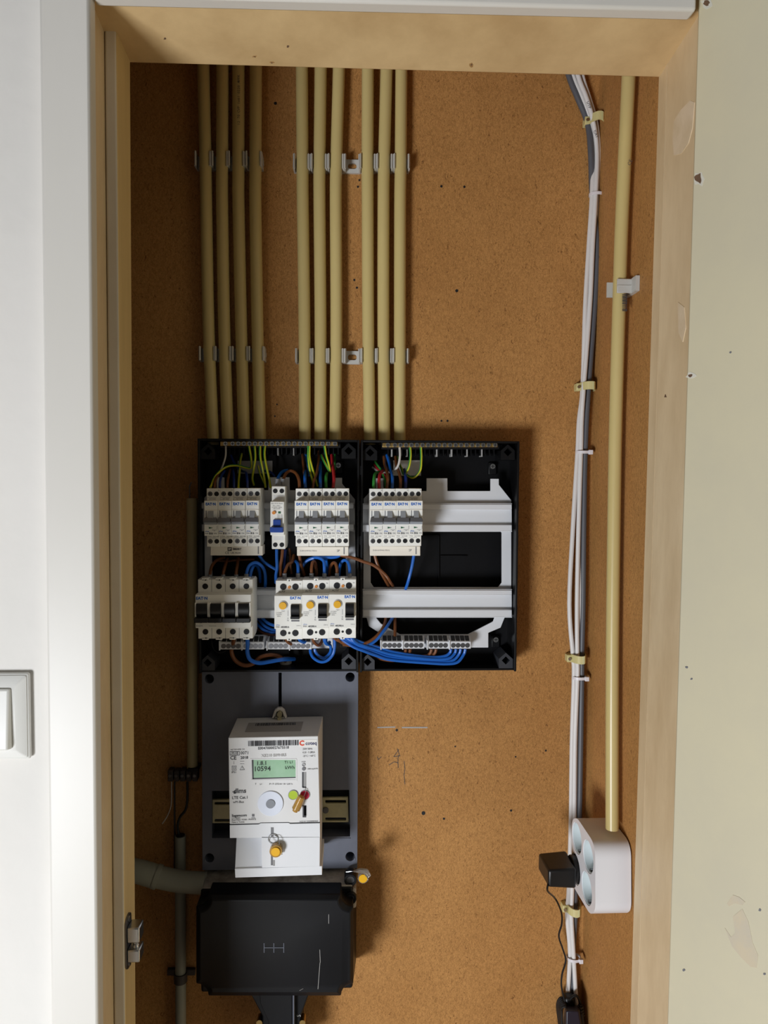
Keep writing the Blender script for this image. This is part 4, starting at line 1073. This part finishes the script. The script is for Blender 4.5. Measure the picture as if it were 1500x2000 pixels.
for k, x in enumerate((452, 490)):
    wire('w_brown', d_, [(x, 828, .046), (x-4, 850, .044), (x-30, 885, .036), (360, 925-k*4, .032), (250, 915, .032), (150, 872, .034), (95, 850, .032)], ('left' if k == 0 else 'right')+' of the two brown wires under the second terminal block', GN, WF)
# lower left unit
wire('w_brown', c_, [(382, 735, .056), (375, 790, .05), (362, 850, .046), (395, 925, .044), (470, 968, .044), (545, 955, .044), (610, 900, .042), (690, 880, .038), (770, 890, .03), (830, 930, .02)], 'thick brown supply wire curving below the main switch', GN, .0028)
wire('w_blue', c_, [(500, 735, .056), (502, 800, .052), (500, 860, .050), (525, 920, .050), (600, 948, .050), (700, 935, .046), (800, 918, .04), (905, 915, .02)], 'thick blue supply wire curving below the main switch', GN, .0028)
wire('w_black', c_, [(192, 750, .03), (200, 810, .03), (235, 855, .03), (290, 855, .03), (330, 820, .03), (345, 790, .03)], 'thin dark wire looping at the lower left of the left unit', GN, .0009)
wire('w_blue', c_, [(590, 560, .02), (640, 620, .03), (700, 655, .032), (760, 665, .034)], 'upper blue wire passing under the rail left of the yellow-button devices', GN, WF)
wire('w_blue', c_, [(570, 600, .02), (630, 655, .03), (690, 680, .03), (770, 690, .034)], 'lower blue wire passing under the rail left of the yellow-button devices', GN, WF)
wire('w_blue', c_, [(625, 560, .03), (670, 600, .036), (720, 622, .04), (770, 630, .04)], 'top blue wire emerging from under the lower rail', GN, WF)
wire('w_brown', c_, [(560, 620, .015), (620, 680, .025), (690, 705, .03), (770, 715, .034)], 'brown wire passing under the blue ones beside the main switch', GN, WF)
wire('w_brown', c_, [(828, 735, .058), (845, 765, .056), (885, 788, .05), (925, 775, .044), (945, 740, .03)], 'brown loop under the left yellow-button device', GN, WF)
wire('w_blue', c_, [(940, 735, .058), (958, 758, .056), (1000, 770, .05), (1050, 755, .044), (1080, 735, .03)], 'blue loop under the left yellow-button device', GN, WF)
wire('w_brown', c_, [(1062, 735, .058), (1075, 770, .056), (1110, 795, .05), (1138, 770, .044), (1145, 735, .03)], 'brown loop under the middle yellow-button device', GN, WF)
wire('w_blue', c_, [(1250, 735, .056), (1252, 800, .054), (1238, 870, .052), (1190, 925, .052), (1130, 938, .052), (1070, 905, .050), (1045, 860, .048), (1042, 825, .046)], 'outer blue loop below the right yellow-button device', GN, WF)
wire('w_blue', c_, [(1175, 735, .05), (1180, 780, .046), (1215, 800, .040), (1212, 860, .040), (1160, 905, .042), (1110, 885, .044), (1085, 850, .046), (1080, 825, .046)], 'inner blue loop below the right yellow-button device', GN, WF)
wire('w_blue', c_, [(1165, 735, .058), (1170, 765, .056), (1190, 785, .05), (1205, 770, .04)], 'short blue hook below the middle yellow-button device', GN, .0026)
wire('w_brown', c_, [(1275, 735, .058), (1310, 770, .056), (1370, 795, .054), (1430, 800, .052), (1500, 795, .050)], 'brown wire leaving the right yellow-button device to the right', GN, WF)
wire('w_blue', c_, [(1320, 735, .058), (1360, 765, .056), (1420, 790, .054), (1500, 800, .052)], 'inner blue wire leaving the right yellow-button device', GN, WF)
wire('w_blue', c_, [(1395, 730, .060), (1420, 765, .060), (1470, 795, .058), (1530, 808, .056)], 'outer blue wire leaving the right yellow-button device', GN, .0026)
# grommet where the supply enters the left tray
q = P(558, 1296, .012)
bm = NB(); ring(bm, q+Vector((0, 0, .008)), q-Vector((0, 0, .008)), .0082, .0062, 20)
one('grommet', bm, 'clip_grey', 'pale grommet at the bottom of the left-hand tray', 'grommet')

# ================================================================== meter board with its rail
t = thing('meter_board', 'dark slate grey board carrying the electricity meter', 'board', P(546, 1702, 0))
f = lambda pts, h=.034: [(P(x, y, h).x, P(x, y, h).z) for x, y in pts]
def pcirc(x, y, rpx, h=.034, n=18): return [(P(x+rpx*math.cos(2*PI*k/n), y+rpx*math.sin(2*PI*k/n), h).x, P(x+rpx*math.cos(2*PI*k/n), y+rpx*math.sin(2*PI*k/n), h).z) for k in range(n)]
bm = plate(NB(), f([(394, 1312), (700, 1310.5), (698, 1696), (395, 1700)]), [pcirc(684, 1322.5, 9), pcirc(408.5, 1326, 9), pcirc(684, 1673, 9), pcirc(409, 1676, 9), f([(544, 1314), (550, 1314), (550, 1382), (544, 1382)]), f([(414, 1545), (682, 1543), (684, 1634), (414, 1637)])], -.034, -.0004)
obj('panel', bm, 'slate', t, True, .0008)
bm = NB(); pbox(bm, 396, 1316, 697, 1698, .0005, .012); obj('back_panel', bm, 'slate_dark', t)
bm = NB(); pbox(bm, 414, 1637, 684, 1639, .034, .035); obj('ledge', bm, 'slate', t)
rl = plate(NB(), f([(414, 1562), (680, 1557), (681, 1606), (414, 1608)], .030), [rounded(f([(419, 1567), (462, 1567), (462, 1572), (419, 1572)], .030), .0018), rounded(f([(635, 1563), (676, 1563), (676, 1569), (635, 1569)], .030), .0018), rounded(f([(419, 1600), (462, 1600), (462, 1605), (419, 1605)], .030), .0018), rounded(f([(635, 1597), (676, 1597), (676, 1603), (635, 1603)], .030), .0018)], -.030, -.026)
rail = obj('rail', rl, 'rail_brass', t, True, .0004)
q = P(636, 1582, .030); bm = NB(); cyl(bm, q+Vector((0, .002, 0)), q-Vector((0, .002, 0)), .0042, 14); obj('rail_screw', bm, 'steel_dark', rail)
# ================================================================== electricity meter
HM = .111; HB = .036
t = thing('electricity_meter', 'light grey electricity meter with green display above the black box', 'meter', P(540, 1712, HB))
fr = [(446, 1441), (621.5, 1437.5), (625, 1606), (448.5, 1610)]
bk = [(463, 1402.5), (630.5, 1398.5)]
F3 = [P(x, y, HM) for x, y in fr]
bm = NB()
Bk = [P(bk[0][0], bk[0][1], HB), P(bk[1][0], bk[1][1], HB)]
Bk += [Vector((F3[2].x, -HB, F3[2].z)), Vector((F3[3].x, -HB, F3[3].z))]
hexa(bm, F3, Bk); obj('housing', bm, 'meter_white', t, True, .0008)
tq = lambda u, v, off=.0004: (lambda p: p+Vector((0, -off*.6, off)))(F3[0].lerp(F3[1], u).lerp(Bk[0].lerp(Bk[1], u), v))
bm = NB(); hexa(bm, [tq(.16, .25), tq(.79, .25), tq(.79, .72), tq(.16, .72)], [tq(.16, .25, -.0005), tq(.79, .25, -.0005), tq(.79, .72, -.0005), tq(.16, .72, -.0005)])
st = obj('top_sticker', bm, 'label_grey', t)
random.seed(3)
def bars(parent, org, right, up, W, Hh, n, mat='print_dark'):
    bm = NB(); x = 0
    nrm = -right.cross(up).normalized()
    if nrm.y > 0 and abs(nrm.y) > .3: nrm = -nrm
    while x < W:
        wd = random.choice((.0004, .0006, .0008, .0012)); a = org+right*x
        pts = [a, a+right*wd, a+right*wd+up*Hh, a+up*Hh]
        hexa(bm, [p+nrm*.0003 for p in pts], [p-nrm*.0003 for p in pts]); x += wd+random.choice((.0004, .0006, .0011))
    obj('barcode', bm, mat, parent)
rt = (F3[1]-F3[0]).normalized(); upv = (F3[0]-F3[3]).normalized(); tv = (Bk[0]-F3[0]).normalized()
bars(st, tq(.25, .55, .0007), rt, tv, .052, .009, 30)
front = lambda x, y, o=.0004: P(x, y, HM+o)
MR = R(1.2)
bars(t, front(485, 1457.5), rt, upv, .0625, .0066, 40)
def mt(s, x, y, size, mat='print_dark', al='CENTER', bold=0., sx=1.): return text(t, s, front(x, y, .0004), size, mat, al, bold, MR, sx=sx)
mt('E0047000027675518', 534, 1461, .0048, bold=.00005, sx=.95)
bm = NB(); pbox(bm, 584, 1444.5, 619, 1459, HM-.001, HM+.0003); sk = obj('logo_sticker', bm, 'sticker', t)
text(sk, 'C', P(589.3, 1452, HM+.0006), .0088, 'logo_red', bold=.0004, rot=MR); text(sk, 'coteq', P(607.5, 1451.8, HM+.0006), .0062, 'print_navy', bold=.0001, rot=MR)
for s, y in (('230V 50Hz', 1463.2), ('0,25 - 5 (80)A', 1470), ('-25\u00b0C / +60\u00b0C', 1477)): mt(s, 591, y, .0032, 'print_dark', 'LEFT', sx=.85)
mt('XS210 E09HR5', 535, 1475.5, .0050, 'label_grey', bold=.0001)
mt('NETBEHEER 2M', 450, 1464.5, .0026, 'print_grey', 'LEFT')
bm = NB(); 
for a in ((449, 1467.5, 468, 1468.3), (449, 1474.6, 468, 1475.4), (449, 1468.3, 449.8, 1474.6), (467.2, 1468.3, 468, 1474.6)): pbox(bm, *a, HM-.0005, HM+.0003)
obj('print_frame', bm, 'print_dark', t)
mt('M18', 458.5, 1471.6, .0052, sx=.9); mt('0071', 477.8, 1470.8, .0056, sx=.95); mt('CE', 455.5, 1480.6, .0066, bold=.0001); mt('2018', 477, 1480, .0048, bold=.0001)
mt('IP51', 457, 1508.5, .0036)
bm = NB()
for (x, y, r_) in ((457.3, 1500.3, 4.4), (457.3, 1500.3, 2.2)):
    for a in ((x-r_, y-r_, x+r_, y-r_+.7), (x-r_, y+r_-.7, x+r_, y+r_), (x-r_, y-r_, x-r_+.7, y+r_), (x+r_-.7, y-r_, x+r_, y+r_)): pbox(bm, *a, HM-.0005, HM+.0003)
obj('print_symbol', bm, 'print_grey', t)
bm = NB()
for a, b in (((468.5, 1504), (472.8, 1496)), ((472.8, 1496), (477.5, 1503.6)), ((468.5, 1504), (477.5, 1503.6))):
    p, q = front(*a), front(*b); d = (q-p).normalized(); s = Vector((-d.z, 0, d.x))*.00022
    hexa(bm, [p+s, p-s, q-s, q+s], [v+Vector((0, .0006, 0)) for v in (p+s, p-s, q-s, q+s)])
obj('print_symbol', bm, 'print_grey', t); mt('!', 473, 1501, .0042, 'print_grey')
for a in ((469, 1486.5, 477, 1487), (469, 1491.5, 477, 1492), (456.5, 1487, 457, 1493)):
    bm = NB(); pbox(bm, *a, HM-.0005, HM+.0003); obj('print_line', bm, 'print_grey', t)
# display
bm = NB(); 
for a in ((488.5, 1481.5, 579.5, 1484), (489, 1523, 580, 1526), (488.5, 1484, 491.5, 1523), (577.5, 1484, 580, 1523)): pbox(bm, *a, HM-.001, HM+.0004)
dsp = obj('display_bezel', bm, 'meter_white', t)
bm = NB(); ppoly(bm, [(492, 1484), (577, 1482.5), (578, 1519.5), (493, 1522)], HM+.0002, HM-.002); lc = obj('display', bm, 'lcd', t)
bm = NB(); ppoly(bm, [(492, 1484), (495, 1484), (495.5, 1522), (493, 1522)], HM+.0003, HM-.002); ppoly(bm, [(493, 1519.5), (578, 1517.5), (578, 1519.5), (493, 1522)], HM+.0003, HM-.002); obj('display_shadow', bm, 'print_dark', lc)  # shadow along the display's left and bottom edges, put in as dark strips
text(lc, '1.8.1', P(511, 1491, HM+.0006), .0070, 'lcd_digit', bold=.0001, rot=MR); text(lc, '10594', P(512, 1502, HM+.0006), .0086, 'lcd_digit', bold=.0001, rot=MR); text(lc, 'kWh', P(566, 1499.5, HM+.0006), .0060, 'lcd_digit', rot=MR); text(lc, 'T1 L1', P(564, 1489, HM+.0006), .0046, 'lcd_digit', rot=MR)
for s, x in (('T', 499.5), ('L1', 509.7), ('P+ P-', 531), ('STD', 541.5), ('A+', 549), ('R+', 556.5), ('kW h', 566)): mt(s, x, 1531.5, .0030)
# optical port and buttons
q = front(528.5, 1569); bm = NB(); cyl(bm, q+Vector((0, .002, 0)), q-Vector((0, .0012, 0)), .0160, 36); obj('optical_port', bm, 'sensor_white', t, True, .0004)
bm = NB(); cyl(bm, q-Vector((0, .0010, 0)), q-Vector((0, .0022, 0)), .0057, 24); obj('optical_lens', bm, 'sensor_grey', t)
for x, m in ((572.5, 'lime_button'), (595.3, 'red_button')):
    q = front(x, 1552.5); bm = NB(); ring(bm, q+Vector((0, .001, 0)), q-Vector((0, .0008, 0)), .0063, .0057, 24); rg = obj('button_ring', bm, 'meter_grey', t)
    bm = NB(); cyl(bm, q+Vector((0, .001, 0)), q-Vector((0, .0006, 0)), .0057, 24); obj('push_button', bm, m, t, label='lime green button' if m[0] == 'l' else 'red button')
q = front(593.5, 1501.5); bm = NB(); cyl(bm, q+Vector((0, .001, 0)), q-Vector((0, .0004, 0)), .0024, 14); obj('indicator', bm, 'print_grey', t)
mt('1000 imp/kWh', 600, 1502, .0028, 'print_dark', 'LEFT', sx=.8); mt('kWh', 593, 1488, .0026, 'print_grey')
q = front(593.3, 1493.5); bm = NB(); ring(bm, q+Vector((0, .001, 0)), q-Vector((0, .0003, 0)), .0021, .0017, 16); obj('print_symbol', bm, 'print_grey', t); mt('A', 593.3, 1493.7, .0030, 'print_grey')
for a in ((590, 1508, 593, 1538), (591, 1536, 598, 1539), (591, 1573, 598, 1596.5)):
    bm = NB(); pbox(bm, *a, HM-.001, HM+.0003); obj('slot', bm, 'print_dark', t)
for a in ((593, 1508, 598, 1536), (594, 1574, 599, 1593)):
    bm = NB(); pbox(bm, *a, HM-.001, HM+.0003); obj('slot_bottom', bm, 'meter_grey', t)
mt('dlms', 468.5, 1545, .0084, bold=.00015); mt('\u00b7a', 457, 1547, .0062, bold=.0003)
mt('LTE Cat.1', 453, 1558.5, .0050, al='LEFT', bold=.00005); mt('wM-Bus', 455, 1567, .0042, 'print_dark', 'LEFT')
mt('Sagemcom', 452.5, 1593.5, .0044, al='LEFT', bold=.0001)
for s, y in (('CX100001', 1598.5), ('Rueil Malm. 92500 - FRANCE', 1602.0), ('Made in Tunisia', 1606.3)): mt(s, 452.5, y, .0028, 'print_dark', 'LEFT', sx=.9)
mt('XS210 2320000465', 603, 1604.5, .0030)
bm = NB(); pbox(bm, 492, 1590, 497, 1595, HM-.0005, HM+.0003); pbox(bm, 491, 1597, 498, 1598, HM-.0005, HM+.0003); obj('print_symbol', bm, 'print_grey', t)
# seam and terminal cover
bm = NB(); ppoly(bm, [(448.5, 1611.5), (505, 1610), (509, 1607.8), (564, 1607), (567, 1608.8), (625, 1607.5), (625.2, 1636), (448.8, 1637)], HM, HB)
tc = obj('terminal_cover', bm, 'meter_cover', t, True, .0005)
bm = NB(); ppoly(bm, [(510.5, 1634), (625, 1634), (624.5, 1692.5), (511.5, 1695)], HM, .04); obj('cover_panel', bm, 'meter_cover', tc, True, .0005)
bm = NB(); hexa(bm, [P(457.5, 1637.5, HM-.001)+Vector((0, .020, 0)), P(510, 1637.5, HM-.001)+Vector((0, .020, 0)), P(511, 1697, HM-.001)+Vector((0, .002, 0)), P(458.5, 1698.5, HM-.001)+Vector((0, .002, 0))], [Vector((q.x, -.04, q.z)) for q in (P(457.5, 1637.5, HM-.001), P(510, 1637.5, HM-.001), P(511, 1697, HM-.001), P(458.5, 1698.5, HM-.001))]); obj('cover_recess', bm, 'meter_cover', tc, True, .0005)
bm = NB(); ppoly(bm, [(458.5, 1697), (512, 1695.3), (629, 1691.5), (629, 1709), (459.5, 1714.5)], HM-.001, .04); obj('cover_base', bm, 'meter_cover', tc, True, .0005)
bm = NB(); ppoly(bm, [(448.5, 1610.1), (505, 1608.6), (509, 1606.6), (564, 1605.8), (567, 1607.6), (625, 1606.2), (625, 1607.3), (567, 1608.7), (564, 1606.9), (509, 1607.7), (505, 1609.9), (448.5, 1611.4)], HM+.0002, HB); obj('seam', bm, 'slot_dark', t)
bm = NB(); pbox(bm, 529, 1616, 534.5, 1634, HM-.001, HM+.0002); pbox(bm, 529, 1670, 533, 1690, HM-.001, HM+.0002); obj('slot', bm, 'steel_dark', tc)
bm = NB(); pbox(bm, 533, 1680, 537, 1691, HM-.001, HM+.0002); obj('slot_bottom', bm, 'meter_grey', tc)
# hanger eye with bolt on top
bm = plate(NB(), f([(531, 1403), (536, 1388), (542, 1383.5), (549, 1383.5), (555, 1388), (560, 1403)], .045), [f([(538, 1402), (540, 1391), (546, 1387.5), (552, 1391), (554, 1402)], .045)], -.045, -.037)
ey = obj('hanger', bm, 'sticker', t, True, .0006)
q = P(546, 1395, .048); bm = NB(); cyl(bm, q+Vector((0, .014, 0)), q-Vector((0, .002, 0)), .0034, 12); cyl(bm, q+Vector((0, .003, -.006)), q+Vector((0, -.0015, -.006)), .0028, 6); obj('bolt', bm, 'rail_brass', ey)
# ================================================================== lead-free seals
def seal(loc_px, h, label, tilt, wire_pts, clear='seal_clear'):
    q = P(*loc_px, h); t = thing('seal', label, 'seal', q, 'wire seals with yellow inserts')
    bm = NB(); tube(bm, [P(*w_) for w_ in wire_pts], .0004, 6); obj('seal_wire', bm, 'steel', t)
    return t, q
t, q = seal((539, 1660.5), HM+.006, 'round yellow seal hanging on the meter terminal cover', 0, [(531, 1632, HM), (527, 1640, HM+.005), (530, 1650, HM+.007), (536, 1656, HM+.007), (545, 1650, HM+.007), (543, 1636, HM+.004), (535, 1630, HM)])
bm = NB(); cyl(bm, q+Vector((0, .004, 0)), q-Vector((0, .003, 0)), .0078, 24); obj('seal_body', bm, 'seal_amber', t)
bm = NB(); cyl(bm, q-Vector((0, .0031, 0)), q-Vector((0, .0046, 0)), .0056, 24); obj('seal_insert', bm, 'seal_yellow', t, True, .0003)
bm = NB(); pbox(bm, 540, 1648, 552, 1670, HM+.002, HM+.005); obj('seal_flag', bm, 'seal_clear', t, True, .001)
q = P(533.5, 1638, HM+.0005); bm = NB(); ring(bm, q+Vector((0, .001, 0)), q-Vector((0, .0006, 0)), .0066, .0056, 24); obj('seal_eye', bm, 'meter_grey', t)
t, q = seal((583, 1569), HM+.006, 'amber barrel seal dangling over the red meter button', 0, [(596, 1538, HM), (597, 1546, HM+.004), (593, 1556, HM+.007), (587, 1563, HM+.007)])
a, b = P(589, 1556, HM+.007), P(578, 1580, HM+.007)
bm = NB(); cyl(bm, a, b, .0046, 14, .0054); obj('seal_body', bm, 'seal_amber', t)
bm = NB(); cyl(bm, a.lerp(b, .15), a.lerp(b, .6), .0030, 12); obj('seal_insert', bm, 'seal_yellow', t)
bm = NB(); cyl(bm, b, b+(b-a)*.18, .0035, 10); obj('seal_cap', bm, 'seal_amber', t)
t, q = seal((709, 1713), .060, 'yellow seal sticking out right of the black cut-out box', 0, [(676, 1703, .062), (690, 1702, .064), (704, 1706, .062)])
bm = NB(); cyl(bm, q+Vector((0, .003, 0)), q-Vector((0, .003, 0)), .0072, 24); obj('seal_body', bm, 'seal_clear', t)
bm = NB(); cyl(bm, q-Vector((0, .0031, 0)), q-Vector((0, .0044, 0)), .0058, 24); obj('seal_insert', bm, 'seal_yellow', t, True, .0003)
bm = NB(); ppoly(bm, [(690, 1703), (703, 1699), (718, 1700), (724, 1711), (718, 1716), (710, 1706)], .066, .062); obj('seal_flag', bm, 'seal_clear', t)

# ================================================================== black service cut-out
t = thing('service_cutout', 'black bakelite service cut-out box with notched cover', 'fuse box', P(540, 1945, 0))
HV = .088
def notched(x0, y0, x1, y1, r, n=5, k=1.0):
    o = []
    for cx, cy, a0 in ((x0, y0, 90), (x1, y0, 180), (x1, y1, 270), (x0, y1, 360)):
        arc = [(cx+r*math.cos(R(a0-90*j/n))*(1), cy+r*math.sin(R(a0-90*j/n))) for j in range(n+1)]
        o += arc
    return o
oc = notched(383, 1746, 690, 1945, 24)
ic = notched(390, 1758, 684, 1938, 24)
of = [P(x, y, HV-.006) for x, y in oc]; inn = [P(x, y, HV) for x, y in ic]; ob = [Vector((p.x, -.055, p.z)) for p in of]
bm = NB(); n = len(of)
vo = [bm.verts.new(p) for p in of]; vi = [bm.verts.new(p) for p in inn]; vb = [bm.verts.new(p) for p in ob]
es = [bm.edges.new((vi[i], vi[(i+1) % n])) for i in range(n)]; bmesh.ops.triangle_fill(bm, use_beauty=True, edges=es)
for i in range(n):
    j = (i+1) % n
    bm.faces.new((vo[i], vo[j], vi[j], vi[i])); bm.faces.new((vo[i], vb[i], vb[j], vo[j]))
cv = obj('cover', bm, 'bakelite', t, True, .0012)
bm = NB()
for a in ((515, 1842, 516.6, 1861), (534, 1842, 535.6, 1861), (553.5, 1842, 555, 1861), (516.6, 1850.5, 553.5, 1852)): pbox(bm, *a, HV-.001, HV+.0006)
obj('emblem', bm, 'slate', cv, label='raised emblem of three bars joined by a line')
bm = NB()
for a, b in (((642, 1786), (642, 1804)), ((624.5, 1855), (625.5, 1880)), ((625, 1880), (623, 1905)), ((623, 1905), (621, 1932)), ((585, 1935), (592, 1931))):
    p, q = P(*a, HV+.0003), P(*b, HV+.0003); s = Vector((.0003, 0, 0)); hexa(bm, [p-s, p+s, q+s, q-s], [v+Vector((0, .0006, 0)) for v in (p-s, p+s, q+s, q-s)])
obj('scratch', bm, 'label_grey', cv)
# base behind the cover, with its dusty top shoulder
bm = NB(); tf = [P(x, y, .060) for x, y in ((400, 1735), (672, 1731))]; tb = [P(x, y, .0345) for x, y in ((396, 1707), (697, 1703))]
zb_ = P(540, 1925, .05).z
hexa(bm, [Vector((tf[0].x-.006, -.060, tf[0].z)), Vector((tf[1].x+.012, -.060, tf[1].z)), Vector((tf[1].x+.012, -.060, zb_)), Vector((tf[0].x-.006, -.060, zb_))],
     [Vector((tb[0].x-.002, -.003, tb[0].z)), Vector((tb[1].x, -.003, tb[1].z)), Vector((tb[1].x, -.003, zb_)), Vector((tb[0].x-.002, -.003, zb_))])
bs_ = obj('base', bm, ['bakelite', 'bakelite_dust'], t, True, .003)
for p in bs_.data.polygons: p.material_index = 1 if p.normal.z > .4 else 0
for x, y, h in ((684.5, 1719, .056), (684, 1755, .062)):
    q = P(x, y, h); bm = NB(); ring(bm, q+Vector((0, .016, 0)), q-Vector((0, .001, 0)), .0085, .0052, 20); bs = obj('screw_boss', bm, 'bakelite', t, True, .0006)
    bm = NB(); cyl(bm, q+Vector((0, .01, 0)), q+Vector((0, .001, 0)), .0052, 16); obj('screw', bm, 'steel_dark', bs)
bm = NB(); pbox(bm, 676, 1735, 696, 1775, .004, .058); obj('cover_lug', bm, 'bakelite_dust', t, True, .003)
bm = NB(); f_ = [P(x, y, .070) for x, y in ((487, 1938), (605, 1938), (588, 1985), (586, 2090), (514, 2090), (512, 1985))]
hexa(bm, f_, [Vector((p.x, -.004, p.z)) for p in f_]); nk = obj('cable_neck', bm, 'bakelite', t, True, .002)
bm = NB(); f_ = [P(x, y, .076) for x, y in ((507, 1938), (571, 1938), (571, 2090), (524, 2090), (524, 1995), (508, 1960))]
hexa(bm, f_, [Vector((p.x, -.068, p.z)) for p in f_]); obj('neck_plate', bm, 'bakelite', nk, True, .001)
bm = NB(); pbox(bm, 571.5, 1940, 575, 2090, .068, .078); obj('neck_rib', bm, 'slate', nk, True, .0008)
for x in (507, 591):
    q = P(x, 1995, .068); bm = NB(); cyl(bm, q+Vector((0, .01, 0)), q-Vector((0, .003, 0)), .004, 12); obj('neck_bolt', bm, 'brass', nk)
text(nk, 'S', P(584, 1984, .0705), .0075, 'label_grey', rot=R(90), name='print')
